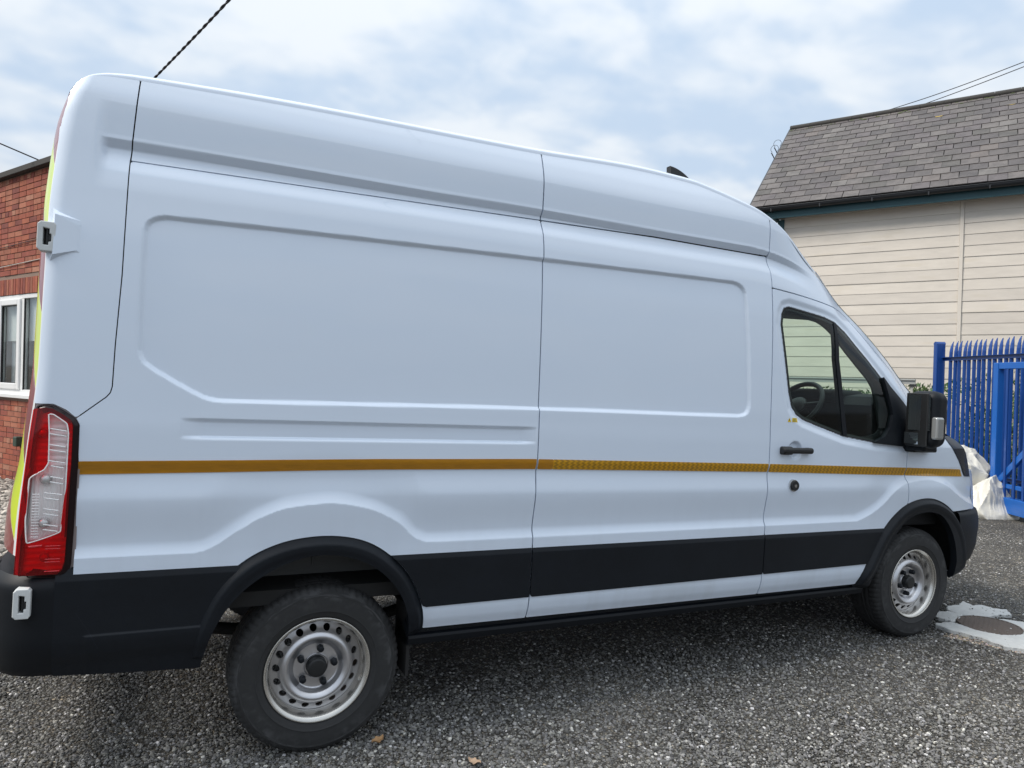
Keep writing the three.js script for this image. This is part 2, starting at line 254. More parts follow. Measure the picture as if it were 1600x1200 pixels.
// trimmed sheet over a parameter plane: marching triangles along sdf = 0, with an edge turned inwards
function sheet({ sdf, box: B, h, k, P, skirt = 0, uv, flip = false }) {
  k = k || h; const [bx0, bx1, by0, by1] = B || sdf.box; const x0 = bx0 - h * 1.5, y0 = by0 - k * 1.5, nx = Math.ceil((bx1 - bx0) / h) + 3, ny = Math.ceil((by1 - by0) / k) + 3, w = nx + 1;
  const sd = new Float32Array(w * (ny + 1)); for (let j = 0; j <= ny; j++) for (let i = 0; i <= nx; i++) { let v = sdf(x0 + i * h, y0 + j * k); if (Math.abs(v) < 1e-6) v = 1e-6; sd[j * w + i] = v; }
  const px = [], py = [], id = new Map(), em = new Map(), ind = [], seg = [];
  const node = n => { let q = id.get(n); if (q === undefined) { q = px.length; px.push(x0 + (n % w) * h); py.push(y0 + Math.floor(n / w) * k); id.set(n, q); } return q; };
  const edge = (a, b) => { if (a > b) [a, b] = [b, a]; const key = a * 1e7 + b; let q = em.get(key); if (q === undefined) { const t = sd[a] / (sd[a] - sd[b]); q = px.length; px.push(lerp(x0 + (a % w) * h, x0 + (b % w) * h, t)); py.push(lerp(y0 + Math.floor(a / w) * k, y0 + Math.floor(b / w) * k, t)); em.set(key, q); } return q; };
  const tri = (a, b, c) => {
    const ia = sd[a] < 0, ib = sd[b] < 0, ic = sd[c] < 0, n = ia + ib + ic; if (!n) return;
    if (n === 3) { ind.push(node(a), node(b), node(c)); return; }
    let v = [a, b, c]; while (n === 1 ? !(sd[v[0]] < 0) : sd[v[0]] < 0) v = [v[1], v[2], v[0]];
    if (n === 1) { const e = edge(v[0], v[1]), f = edge(v[0], v[2]); ind.push(node(v[0]), e, f); seg.push([e, f]); }
    else { const e = edge(v[0], v[1]), f = edge(v[0], v[2]); const p = node(v[1]), q = node(v[2]); ind.push(e, p, q, e, q, f); seg.push([f, e]); }
  };
  for (let j = 0; j < ny; j++) for (let i = 0; i < nx; i++) { const a = j * w + i, b = a + 1, c = a + w, d = c + 1; if ((i + j) & 1) { tri(a, b, c); tri(b, d, c); } else { tri(a, b, d); tri(a, d, c); } }
  const N = px.length, pos = [], nor = [], uvs = [], A = V(), Bv = V(), e = .0015;
  for (let i = 0; i < N; i++) {
    const p = P(px[i], py[i]); pos.push(...p);
    const a = P(px[i] + e, py[i]), b = P(px[i] - e, py[i]), c = P(px[i], py[i] + e), d = P(px[i], py[i] - e);
    A.set(a[0] - b[0], a[1] - b[1], a[2] - b[2]); Bv.set(c[0] - d[0], c[1] - d[1], c[2] - d[2]); A.cross(Bv).normalize(); if (flip) A.negate(); nor.push(A.x, A.y, A.z); const t = uv ? uv(px[i], py[i]) : [px[i], py[i]]; uvs.push(t[0], t[1]);
  }
  if (flip) for (let i = 0; i < ind.length; i += 3) [ind[i], ind[i + 1]] = [ind[i + 1], ind[i]];
  if (skirt) for (const [i, j] of seg) {
    const b = pos.length / 3; const q = [i, j].map(n => [V(pos[n * 3], pos[n * 3 + 1], pos[n * 3 + 2]), V(nor[n * 3], nor[n * 3 + 1], nor[n * 3 + 2])]);
    const d = q[1][0].clone().sub(q[0][0]).cross(q[0][1]).normalize(); if (flip) d.negate();
    for (const [p, nn] of q) pos.push(p.x, p.y, p.z); for (const [p, nn] of q) { const r = p.clone().addScaledVector(nn, -skirt); pos.push(r.x, r.y, r.z); }
    for (let t = 0; t < 4; t++) { nor.push(d.x, d.y, d.z); const s = t & 1 ? j : i; uvs.push(uvs[s * 2], uvs[s * 2 + 1]); }
    ind.push(b, b + 2, b + 1, b + 1, b + 2, b + 3);
  }
  const g = new THREE.BufferGeometry(); g.setAttribute('position', new THREE.Float32BufferAttribute(pos, 3)); g.setAttribute('normal', new THREE.Float32BufferAttribute(nor, 3)); g.setAttribute('uv', new THREE.Float32BufferAttribute(uvs, 2)); g.setIndex(ind); return g;
}
// a piece of the body side: outline in metres along and up the body, lifted `off` from the skin
function sidePiece(poly, { off = 0, h = .012, k = .008, skirt = .012, cut = [], gap = 0, plain = false, far = false, uv, extra, clipRoof = false } = {}) {
  const sp = polySD(poly), sg = far ? -1 : 1; const F = typeof off === 'function' ? off : () => off; const Z = plain ? baseZ : bodyZ;
  const sdf = (x, y) => { let d = sp(x, y) + gap; for (const c of cut) d = Math.max(d, -c(x, y)); if (clipRoof) d = Math.max(d, y - roofY(x)); if (extra) d = Math.max(d, extra(x, y)); return d; };
  const g = sheet({ sdf, box: sp.box, h, k, skirt, uv, flip: far, P: (x, y) => [x, y, sg * (Z(x, y) + F(x, y))] });
  g.applyMatrix4(bodyM); return g;
}
const baked = g => { g.applyMatrix4(bodyM); return g; };
const bp = (x, y, z) => V(x, y, z).applyMatrix4(bodyM);

const van = thing('delivery_van', 'white high roof panel van with amber side stripe and black lower cladding', 'van');
const put = (name, g, m, parent = van) => mesh(name, g, m, parent);
// outlines of the panels (metres along and up the body)
const G = .0032;
const railLo = x => 2.319 + .035 * (x + .79) / 1.72;
const CORNER = [[-1.2, 1.40], [-1.2, 2.7], [-.775, 2.7], [-.783, 2.62], [-.80, 2.318], [-.802, 1.884], [-.811, 1.624], [-.813, 1.475], [-.818, 1.452], [-.83, 1.436], [-.92, 1.357], [-.95, 1.384], [-.972, 1.395], [-.99, 1.404]];
const SIDE_A = [[-.783, 2.7 - .38], [-.80, 2.318], [-.802, 1.884], [-.811, 1.624], [-.813, 1.475], [-.818, 1.452], [-.83, 1.436], [-.92, 1.357], [-.906, 1.205], [-.905, .70], [-.5, .62], [.40, .463], [.936, .463], [.936, railLo(.936)]];
const SIDE_B = [[.936, .463], [2.378, .463], [2.378, 2.361], [2.2, 2.362], [1.6, railLo(1.5)], [.936, railLo(.936)]];
const RAIL_A = [[-.775, 2.75], [-.783, 2.62], [-.80, railLo(-.8)], [.936, railLo(.936)], [.936, 2.75]];
const RAIL_B = [[.936, railLo(.936)], [1.6, railLo(1.5)], [2.2, 2.362], [2.378, 2.361], [2.378, 2.75], [.936, 2.78]];
const doorTop = [[2.378, 2.178], [2.531, 2.164], [2.76, 2.140], [2.922, 2.121], [2.99, 2.105], [3.05, 2.08], [3.145, 2.005], [3.315, 1.875], [3.472, 1.756], [3.551, 1.665], [3.585, 1.60]];
const CAB = [...doorTop, [3.86, 1.45], [3.9, 1.6], [3.3, 2.2], [2.9, 2.5], [2.378, 2.75]];
const DOOR = [...doorTop, [3.55, 1.46], [3.52, 1.277], [3.531, 1.118], [3.546, .977], [3.545, .93], [3.2, .463], [2.378, .463]];
const WING = [[3.52, 1.277], [3.55, 1.46], [3.585, 1.60], [3.72, 1.56], [3.84, 1.472], [3.88, 1.425], [3.90, 1.385], [3.956, 1.325], [4.075, 1.215], [4.165, 1.112], [4.266, 1.107], [4.338, 1.033], [4.34, .885], [3.9, .88], [3.546, .90], [3.546, .977], [3.531, 1.118]];
const SAIL = [[3.30, 1.735], [3.367, 1.672], [3.50, 1.575], [3.565, 1.52], [3.62, 1.40], [3.74, 1.285], [3.60, 1.287], [3.512, 1.303], [3.20, 1.325], [3.30, 1.365], [3.345, 1.42], [3.368, 1.50]];
const sdSail = polySD(SAIL);
const fine = { h: .007, k: .0052, gap: G };
put('rear_corner_panel', sidePiece(CORNER, { ...fine, gap: .0016, clipRoof: true, extra: (x, y) => rearX(y) - .010 * sst(2.3, 2.46, y) - x }), M.paint);
const sideA = put('side_panel', sidePiece(SIDE_A, { ...fine, gap: .0024, cut: [sdAO] }), M.paint);
const sideB = put('side_panel', sidePiece(SIDE_B, fine), M.paint);
put('roof_rail', sidePiece(RAIL_A, { ...fine, clipRoof: true }), M.paint);
put('roof_rail', sidePiece(RAIL_B, { ...fine, clipRoof: true }), M.paint);
put('cab_side', sidePiece(CAB, { ...fine, clipRoof: true }), M.paint);
const door = put('front_door', sidePiece(DOOR, { ...fine, cut: [sdWin, sdFO] }), M.paint);
const wing = put('front_wing', sidePiece(WING, { ...fine, cut: [sdFO] }), M.paint);
// dark shell behind the panel gaps, near side, and the plain far side
const SHELL = [[-.88, .62], [-.88, 1.38], [-.95, 1.5], [-.95, 2.4], [-.86, 2.54], [1.5, 2.66], [2.36, 2.54], [2.42, 2.2], [2.42, 1.27], [3.56, 1.27], [4.28, 1.06], [4.28, .92], [3.2, .48], [.4, .48]];
put('inner_shell', sidePiece(SHELL, { off: -.022, h: .05, k: .04, skirt: 0, cut: [sdAO, sdFO] }), M.gap);
const coarse = { h: .06, k: .04, gap: G, far: true, skirt: .012 };
put('rear_corner_panel', sidePiece(CORNER, { ...coarse, clipRoof: true, extra: (x, y) => rearX(y) - x }), M.paint);
put('side_panel', sidePiece(SIDE_A, { ...coarse, cut: [sdAO] }), M.paint); put('side_panel', sidePiece(SIDE_B, coarse), M.paint);
put('roof_rail', sidePiece(RAIL_A, { ...coarse, clipRoof: true }), M.paint); put('roof_rail', sidePiece(RAIL_B, { ...coarse, clipRoof: true }), M.paint);
put('cab_side', sidePiece(CAB, { ...coarse, h: .03, k: .025, clipRoof: true }), M.paint);
const doorL = put('front_door', sidePiece(DOOR, { ...coarse, h: .03, k: .025, cut: [sdWin, sdFO] }), M.paint);
put('front_wing', sidePiece(WING, { ...coarse, cut: [sdFO] }), M.paint);
put('inner_shell', sidePiece(SHELL, { off: -.022, h: .08, k: .06, skirt: 0, far: true, cut: [sdAO, sdFO] }), M.gap);

// roof, windscreen, bonnet: lofted across from the edges
function loft(st, us, P) { const pos = [], uv = [], ind = []; for (const s of st) for (const u of us) { pos.push(...P(s, u)); uv.push(s[0], u); } const w = us.length; for (let j = 0; j < st.length - 1; j++) for (let i = 0; i < w - 1; i++) { const a = j * w + i; ind.push(a, a + 1, a + w, a + 1, a + w + 1, a + w); } const g = new THREE.BufferGeometry(); g.setAttribute('position', new THREE.Float32BufferAttribute(pos, 3)); g.setAttribute('uv', new THREE.Float32BufferAttribute(uv, 2)); g.setIndex(ind); g.computeVertexNormals(); return g; }
const us = []; for (let i = 0; i <= 60; i++) us.push(Math.sin((i / 60 - .5) * Math.PI));
const SX = [-.984, -.96, -.93, -.88, -.78, -.2, .8, 1.9, 2.38, 2.69, 2.80, 3.0, 3.84, 4.0];
const rise = spline(SX, [.0, .012, .028, .045, .06, .07, .07, .07, .068, .055, .045, .01, 0, 0]), bulge = spline(SX, [-.091, -.078, -.062, -.04, -.015, 0, 0, 0, .05, .15, .18, .22, .27, .28]);
const roofP = (x, u) => { const y = roofY(x), z = baseZ(x, y), a = Math.min(1, Math.abs(u)); return [x + bulge(x) * (1 - a ** 4), y + rise(x) * Math.pow(1 - a ** 4.5, 1 / 3), u * z]; };
const roofSt = []; for (let x = -.984; x < 2.8; x += (x < -.8 ? .012 : .04)) roofSt.push([x]); roofSt.push([2.80]);
put('roof', baked(loft(roofSt, us, ([x], u) => roofP(x, u))), M.roofPaint);
const wsSt = []; for (let i = 0; i <= 24; i++) wsSt.push([2.803 + (3.88 - 2.803) * i / 24]);
put('windscreen', baked(loft(wsSt, us.filter(u => Math.abs(u) <= .945), ([x], u) => roofP(x, u))), M.screenGlass);
for (const s of [-1, 1]) put('windscreen_pillar', baked(loft(wsSt, [.94, .955, .97, .985, 1].map(u => u * s), ([x], u) => { const p = roofP(x, u); return [p[0] + .004, p[1] + .004, p[2]]; })), M.roofPaint);
const bnE = [[3.58, 1.59, 3.98, 1.50], [3.72, 1.555, 4.1, 1.48], [3.84, 1.472, 4.2, 1.44], [3.88, 1.432, 4.28, 1.40], [3.95, 1.398, 4.35, 1.36], [4.06, 1.352, 4.44, 1.31], [4.18, 1.275, 4.54, 1.23], [4.26, 1.18, 4.60, 1.13], [4.285, 1.10, 4.62, 1.06]];
put('bonnet', baked(loft(bnE, us, ([a, b, c, d], u) => { const t = 1 - Math.abs(u) ** 3.2; return [lerp(a, c, t), lerp(b, d, 1 - Math.abs(u) ** 2.2), u * (baseZ(a, b) - .006)]; })), M.roofPaint);
// nose and bumper: wrapped round the front corner
const noseP = (f, y, off = 0) => { const c = Math.max(0, Math.cos(f)), s = Math.abs(Math.sin(f)); return [3.3 + (noseL(y) + off) * Math.sqrt(c), y, Math.sign(f) * (zProf(y) + off) * Math.sqrt(s)]; };
function wrap(f0, f1, y0, y1, n, k, off) { const pos = [], ind = [], uv = []; for (let j = 0; j <= k; j++) for (let i = 0; i <= n; i++) { const y = lerp(y0, y1, j / k), f = lerp(f0, f1, i / n), p = noseP(f, y, off(j / k, f)); pos.push(...p); uv.push(f * 2, y); if (i < n && j < k) { const a = j * (n + 1) + i; ind.push(a, a + 1, a + n + 1, a + 1, a + n + 2, a + n + 1); } } const g = new THREE.BufferGeometry(); g.setAttribute('position', new THREE.Float32BufferAttribute(pos, 3)); g.setAttribute('uv', new THREE.Float32BufferAttribute(uv, 2)); g.setIndex(ind); g.computeVertexNormals(); return baked(g); }
put('front_panel', wrap(-1.0, 1.0, .86, 1.14, 40, 8, () => -.004), M.roofPaint);
const bumperOff = v => lin([0, .12, .25, .45, .7, .93, .985, 1], [-.10, -.045, -.01, .012, .018, .014, .006, -.02], v);
const fb = put('front_bumper', [wrap(-1.255, 1.255, .40, .888, 64, 24, bumperOff), wrap(-1.255, 1.255, .40, .46, 64, 2, v => lerp(-.25, -.06, v))], M.trim);
put('grille', wrap(-.62, .62, .90, 1.05, 30, 3, () => .012), M.black, fb);
put('number_plate', baked(box(4.78, 4.79, .55, .66, -.26, .26)), M.whitePlastic, fb);

// doors at the back, with the yellow and red chevron film
const chevTex = (() => { const N = 512; return dataTex(N, N, (i, j) => { const z = Math.abs(i / N - .5) * 2, y = j / N * 1.72; let s = (y + z * .95 + .05) / .27; const a = Math.floor(s) & 1, f = s - Math.floor(s); if (z > .965 || z < .02) return [.9, .91, .92]; if (f < .02) return [.85, .85, .8]; return a ? [.50, .05, .06] : [.82, .90, .03]; }, true); })();
const chev = phy(1, 1, 1, .4, { map: chevTex, clearcoat: .6 });
for (const s of [-1, 1]) {
  const st = []; for (let i = 0; i <= 44; i++) st.push([lerp(.865, 2.585, i / 44)]);
  const u2 = us.filter(u => s > 0 ? u >= .004 : u <= -.004);
  const g = loft(st, u2, ([y], u) => { const x = rearX(y), a = Math.abs(u), z = baseZ(x, y) - .0015; return [x + .003 - (.088 + .03 * sst(1.2, .95, y)) * (1 - a ** 4.2), y, u * z]; });
  const uvA = g.attributes.uv; for (let i = 0; i < uvA.count; i++) uvA.setXY(i, uvA.getY(i) * .5 + .5, (uvA.getX(i) - .8) / 1.72);
  const dr = put('rear_door', baked(g), chev); put('handle', baked(box(-1.21, -1.165, 1.15, 1.30, s * .05 - .02, s * .05 + .02, .01)), M.black, dr);
}
// ---------------------------------------------------------------- cladding, flares, stripe
const trimOff = (top, bot) => (x, y) => .003 + .009 * sst(top - .003, top - .05, y) * sst(bot, bot + .02, y);
const TRIM_Q = [[-.957, .800], [-.905, .822], [-.34, .814], [-.25, .80], [-.40, .62], [-.46, .42], [-.47, .396], [-.957, .425]];
put('side_cladding', sidePiece(TRIM_Q, { plain: true, off: (x, y) => .016 - .014 * clamp((y - .775) / .044) + .006 * sst(.578, .570, y) * sst(-.87, -.85, x), h: .012, k: .006, skirt: .02, cut: [sdAI] }), M.trim, van);
const trimBot = x => .572 + .0085 * (x - .9);
for (const [x0, x1] of [[.10, .936 - G], [.936 + G, 2.378 - G], [2.378 + G, 3.44]]) {
  const yt = x => lin([.28, .9, 2.38, 3.29], [.818, .827, .826, .818], x);
  put('side_cladding', sidePiece([[x0, yt(x0)], [x1, yt(x1)], [x1 - (x1 > 3.2 ? .12 : 0), trimBot(x1)], [x0, trimBot(x0)]], { plain: true, off: (x, y) => .016 - .015 * clamp((y - .782) / .044), h: .02, k: .005, skirt: .014, cut: x0 < .5 ? [sdAO] : x1 > 3 ? [sdFO] : [] }), M.trim);
}
const flareOff = sd => (x, y) => .004 + .030 * sst(0, .036, -sd(x, y)) - .006 * sst(.05, .08, -sd(x, y));
put('wheel_arch_trim', sidePiece(archO, { plain: true, off: flareOff(sdAO), h: .007, k: .007, skirt: .07, extra: (x, y) => Math.max(-sdAI(x, y), .392 - y + .06 * x) }), M.trim);
put('wheel_arch_trim', sidePiece(farchO, { plain: true, off: flareOff(sdFO), h: .007, k: .007, skirt: .04, extra: (x, y) => Math.max(-sdFI(x, y), .43 - y) }), M.trim);
for (const [o, i, so, si] of [[archO, archI, sdAO, sdAI], [farchO, farchI, sdFO, sdFI]]) put('wheel_arch_trim', sidePiece(o, { plain: true, far: true, off: flareOff(so), h: .03, k: .03, skirt: .07, extra: (x, y) => Math.max(-si(x, y), .42 - y) }), M.trim);
const stripeTex = dataTex(512, 128, (i, j) => { const u = i / 512 * 8, v = j / 128; const w = u + .42 * Math.abs(((v * 3) % 1) - .5) * 2; const f = w - Math.floor(w); const b = f < .5 ? 1 : .80; const n = .9 + .2 * tileF(i / 512, j / 128, 16, 6); return [.80 * b * n, .585 * b * n, .05 * n]; }, true);
const stripePlain = dataTex(256, 64, (i, j) => { const n = .92 + .14 * tileF(i / 256, j / 64, 8, 6); return [.70 * n, .475 * n, .02 * n]; }, true);
const mStripe = phy(1, 1, 1, .32, { map: stripeTex, clearcoat: .5, clearcoatRoughness: .15 }), mStripe0 = phy(1, 1, 1, .3, { map: stripePlain, clearcoat: .5, clearcoatRoughness: .15 });
const stT = x => lin([-.91, .21, .9, 2.35, 3.53, 4.10], [1.203, 1.216, 1.219, 1.198, 1.174, 1.158], x), stB = x => lin([-.91, .21, .9, 2.36, 3.53, 4.13], [1.155, 1.170, 1.171, 1.152, 1.125, 1.110], x);
const stripe = (xs, m, parent) => put('reflective_stripe', sidePiece([...xs.map(x => [x, stT(x)]), ...xs.slice().reverse().map(x => [x + (x > 4 ? .03 : 0), stB(x)])], { off: .0028, h: .008, k: .003, skirt: .0025, uv: (x, y) => [x / .24, (y - 1.1) / .05] }), m, parent);
stripe([-.905, -.3, .21, .9, .931], mStripe0, sideA); stripe([.941, 1.02], mStripe0, sideB); stripe([1.02, 1.7, 2.372], mStripe, sideB); stripe([2.384, 3, 3.523], mStripe, door); stripe([3.531, 3.8, 4.10], mStripe, wing);
// side sill below the white

function strip(x0, x1, prof, sg = 1) { const pos = [], ind = []; const n = 40; for (let i = 0; i <= n; i++) for (const [z, y] of prof) pos.push(lerp(x0, x1, i / n), y + .010 * i / n, sg * z); const w = prof.length; for (let i = 0; i < n; i++) for (let j = 0; j < w - 1; j++) { const a = i * w + j; ind.push(a, a + 1, a + w, a + 1, a + w + 1, a + w); } for (const i of [0, n]) for (let j = 1; j < w - 1; j++) ind.push(i * w, i * w + j, i * w + j + 1); const g = new THREE.BufferGeometry(); g.setAttribute('position', new THREE.Float32BufferAttribute(pos, 3)); g.setIndex(ind); const q = g.toNonIndexed(); q.computeVertexNormals(); return baked(q); }
for (const s of [1, -1]) { put('sill', strip(.37, 3.24, [[.80, .465], [.975, .462], [.982, .455], [.982, .447], [.968, .441], [.970, .437], [.990, .432], [.994, .420], [.985, .392], [.94, .380], [.80, .385]], s), M.trim); }
// rear bumper
const rbP = (f, y, off) => { const c = Math.max(0, Math.cos(f)), s = Math.abs(Math.sin(f)); return [-.90 - (.205 + off) * Math.pow(c, .36) - .12 * Math.pow(c, 1.4), y, Math.sign(f) * (zProf(y) + .012 + off) * Math.pow(s, .36)]; };
function wrapRear(f0, f1, y0, y1, n, k, off) { const pos = [], ind = []; for (let j = 0; j <= k; j++) for (let i = 0; i <= n; i++) { const v = j / k; pos.push(...rbP(lerp(f0, f1, i / n), lerp(y0, y1, v), off(v))); if (i < n && j < k) { const a = j * (n + 1) + i; ind.push(a, a + n + 1, a + 1, a + 1, a + n + 1, a + n + 2); } } const g = new THREE.BufferGeometry(); g.setAttribute('position', new THREE.Float32BufferAttribute(pos, 3)); g.setIndex(ind); g.computeVertexNormals(); return baked(g); }
const fe = 1.5662, rearBumper = put('rear_bumper', [...[-1, 1].map(s => wrapRear(s * .62, s * fe, .425, .79, 40, 16, v => lin([0, .06, .90, .97, 1], [-.008, .003, .003, -.005, -.02], v))), wrapRear(-.62, .62, .425, .60, 40, 6, v => lin([0, .1, 1], [-.03, 0, -.01], v)), wrapRear(-fe, fe, .775, .80, 80, 3, v => -.03 - .14 * v), wrapRear(-fe + .1, fe - .1, .78, .90, 80, 3, v => -.055 - .03 * v)], M.trim);
const ribs = [box(-1.36, -1.13, .47, .555, -.78, .78, .012)]; for (let i = 0; i < 14; i++) ribs.push(box(-1.355 + i * .016, -1.347 + i * .016, .55, .566, -.76, .76));
put('rear_step', baked(mergeAll(ribs)), M.trim, rearBumper);
// hinge sockets: a pale frame round a dark slot, one on the corner panel and one on the bumper
function socket(x, y, z, w, h, parent) {
  const sh = new THREE.Shape([[-w / 2, -h / 2 + .008], [-w / 2 + .008, -h / 2], [w / 2 - .004, -h / 2], [w / 2, -h / 2 + .006], [w / 2, h / 2 - .006], [w / 2 - .006, h / 2], [-w / 2 + .008, h / 2], [-w / 2, h / 2 - .008]].map(p => new THREE.Vector2(...p))); sh.holes.push(new THREE.Path([[-w * .26, -h * .34], [-w * .26, h * .34], [w * .24, h * .30], [w * .24, h * .12], [w * .36, h * .10], [w * .36, -h * .2], [w * .2, -h * .22], [w * .2, -h * .34]].map(p => new THREE.Vector2(...p))));
  const g = new THREE.ExtrudeGeometry(sh, { depth: .05, bevelEnabled: true, bevelSize: .003, bevelThickness: .003, bevelSegments: 2 }); g.translate(x, y, z - .05);
  const f = put('door_hinge', baked(g), M.whitePlastic, parent);
  put('hinge_pin', baked(mergeAll([box(x - w * .4, x + w * .4, y - h * .45, y + h * .45, z - .055, z - .035), box(x - w * .05, x + w * .12, y - h * .3, y + h * .3, z - .03, z - .006, .003), box(x + w * .1, x + w * .3, y - h * .16, y + h * .06, z - .03, z - .004, .002)])), M.black, f);
}
socket(-1.040, 1.992, 1.030, .050, .098, van); socket(-1.050, .708, 1.052, .046, .098, van);
{ // moulded pad on the corner panel that carries the upper hinge
  const c = [[-1.018, 2.075], [-1.018, 1.93], [-.948, 1.955], [-.948, 2.045]], z = [.022, .022, .003, .003], pos = [], ind = []; const lo = [[-1.03, 2.105], [-1.03, 1.905], [-.925, 1.935], [-.925, 2.06]];
  c.forEach(([x, y], i) => pos.push(x, y, bodyZ(x, y) + z[i])); lo.forEach(([x, y], i) => pos.push(x, y, bodyZ(x, y) - .004));
  ind.push(0, 1, 2, 0, 2, 3); for (let i = 0; i < 4; i++) { const j = (i + 1) % 4; ind.push(4 + i, 4 + j, j, 4 + i, j, i); }
  const g = new THREE.BufferGeometry(); g.setAttribute('position', new THREE.Float32BufferAttribute(pos, 3)); g.setIndex(ind); const q = g.toNonIndexed(); q.computeVertexNormals(); put('hinge_pad', baked(q), M.paint);
}
// tail lamp
const LAMP = [[-1.052, 1.362], [-1.04, 1.396], [-1.01, 1.405], [-.985, 1.400], [-.955, 1.382], [-.918, 1.355], [-.907, 1.335], [-.905, 1.205], [-.908, .975], [-.912, .83], [-.92, .80], [-.938, .786], [-1.04, .792], [-1.062, .82], [-1.062, 1.16]];
const CLEAR = [[-1.0, 1.368], [-.985, 1.368], [-.945, 1.338], [-.938, 1.30], [-.938, 1.114], [-.948, .956], [-1.045, .918], [-1.052, 1.0], [-1.047, 1.14], [-1.035, 1.155], [-1.005, 1.175], [-.993, 1.20], [-.995, 1.30]];
const sdClear = polySD(CLEAR), sdLamp = polySD(LAMP);
const RED = [[-1.10, 1.16], [-1.10, 1.376], [-1.036, 1.388], [-1.01, 1.392], [-.988, 1.388], [-.96, 1.371], [-.932, 1.350], [-.925, 1.333], [-.924, 1.205], [-.927, .975], [-.930, .845], [-.938, .815], [-.952, .803], [-1.036, .803], [-1.10, .806]], sdRed = polySD(RED);
const lamp = put('tail_lamp', sidePiece(LAMP, { off: (x, y) => .012 - .010 * sst(-.016, 0, sdLamp(x, y)), h: .005, k: .005, skirt: .03, plain: true, extra: (x, y) => Math.max(-(sdRed(x, y) + .001), rearX(y) + .004 - x) }), M.bezel);
put('lamp_housing', sidePiece([[-1.09, .80], [-1.07, 1.41], [-.97, 1.41], [-.90, 1.36], [-.90, .79]], { off: -.006, h: .01, k: .02, skirt: 0, plain: true, extra: (x, y) => Math.max(rearX(y) + .003 - x, Math.min(-(sdRed(x, y) + .004), x - rearX(y) - .028)) }), M.lampBody, lamp);
put('reflector', sidePiece(RED, { off: (x, y) => -.020 + (y > 1.18 || y < .93 ? .006 * Math.abs(((y / .022) % 1) - .5) : .004 * Math.abs(((x / .012 + 100) % 1) - .5)), h: .004, k: .0035, skirt: -.026, plain: true, extra: (x, y) => rearX(y) + .024 - x }), M.reflector, lamp);
for (const [x, y, r] of [[-1.0, 1.14, .02], [-1.0, .985, .02], [-1.015, 1.30, .016], [-.995, .86, .016]]) { const g = new THREE.SphereGeometry(r, 16, 12); g.translate(x, y, baseZ(x, y) - .008); put('bulb', baked(g), M.clearLens, lamp); }
put('red_lens', sidePiece(RED, { off: .0155, h: .004, k: .004, skirt: .004, plain: true, cut: [sdClear], extra: (x, y) => rearX(y) + .003 - x }), M.redCover, lamp);
put('clear_lens', sidePiece(CLEAR, { off: .014, h: .004, k: .004, gap: .001, skirt: .003, plain: true }), M.clearCover, lamp);
{ const bars = []; const lz = (x, y) => baseZ(x, y) + .0155; for (let i = 0; i < 7; i++) for (const d of [0, .018]) { const y = 1.315 - i * .056 - d; const xa = y > 1.19 ? -.992 : y > 1.12 ? -.985 : -1.0; const xb = y > 1.2 ? -.944 : y > 1.08 ? -.947 : -.956; bars.push(rod(V(xa, y + .004, lz(xa, y)), V(xb, y - .004, lz(xb, y)), .0022, 6)); }
  for (let i = 0; i < 16; i++) { const y = 1.09 - i * .01; bars.push(rod(V(-1.035, y, lz(-1.035, y)), V(-1.013, y, lz(-1.013, y)), .0015, 5)); }
  const ring = CLEAR.map(([x, y]) => V(x, y, lz(x, y) - .001)); bars.push(new THREE.TubeGeometry(new THREE.CatmullRomCurve3(ring, true, 'catmullrom', .12), 200, .0024, 6, true)); for (const q of bars) put('lens_rib', baked(q), M.lensBar, lamp);
  const rb = []; for (const y of [.905, .895, .858, .848, .815]) rb.push(rod(V(-.99, y, lz(-.99, y) + .001), V(-.945, y, lz(-.945, y) + .001), .002, 5)); rb.push(rod(V(-1.04, .905, lz(-1.04, .905)), V(-1.0, .908, lz(-1, .908)), .004, 6)); for (const q of rb) put('lens_rib', baked(q), M.red, lamp); }
const lampF = put('tail_lamp', sidePiece(LAMP, { off: .012, h: .03, k: .03, skirt: .03, plain: true, far: true }), M.red);
// headlamp
const HEAD = [[3.905, 1.378], [3.97, 1.376], [4.054, 1.350], [4.12, 1.31], [4.171, 1.269], [4.225, 1.19], [4.252, 1.108], [4.165, 1.112], [4.12, 1.165], [4.075, 1.215], [3.956, 1.325]];
const mHead = phy(.012, .018, .032, .06, { specularIntensity: .7 });
for (const far of [false, true]) put('headlamp', sidePiece(HEAD, { off: .004, h: .01, k: .01, skirt: .02, plain: true, far }), mHead);
// door furniture
put('door_handle', baked(mergeAll([box(2.452, 2.678, 1.257, 1.291, 1.052, 1.082, .014), box(2.452, 2.53, 1.25, 1.296, 1.03, 1.075, .014), box(2.64, 2.68, 1.256, 1.290, 1.03, 1.075, .010)])), M.black, door);
{ const cyl = (r, z0, z1, m, n) => { const g = new THREE.CylinderGeometry(r, r * 1.04, z1 - z0, 32); g.rotateX(Math.PI / 2); g.translate(2.57, 1.075, (z0 + z1) / 2); put(n, baked(g), m, door); }; const z = bodyZ(2.57, 1.075); cyl(.033, z - .01, z + .010, M.chrome, 'lock_ring'); cyl(.027, z, z + .020, M.black, 'lock'); cyl(.009, z + .018, z + .0215, M.chrome, 'lock_pin'); }
put('warning_sticker', sidePiece([[2.503, 1.433], [2.533, 1.432], [2.519, 1.457]], { off: .0012, h: .003, skirt: 0 }), M.yellow, door);
put('warning_sticker', sidePiece([[2.540, 1.433], [2.585, 1.432], [2.585, 1.456], [2.540, 1.457]], { off: .0012, h: .006, skirt: 0 }), M.yellow, door);
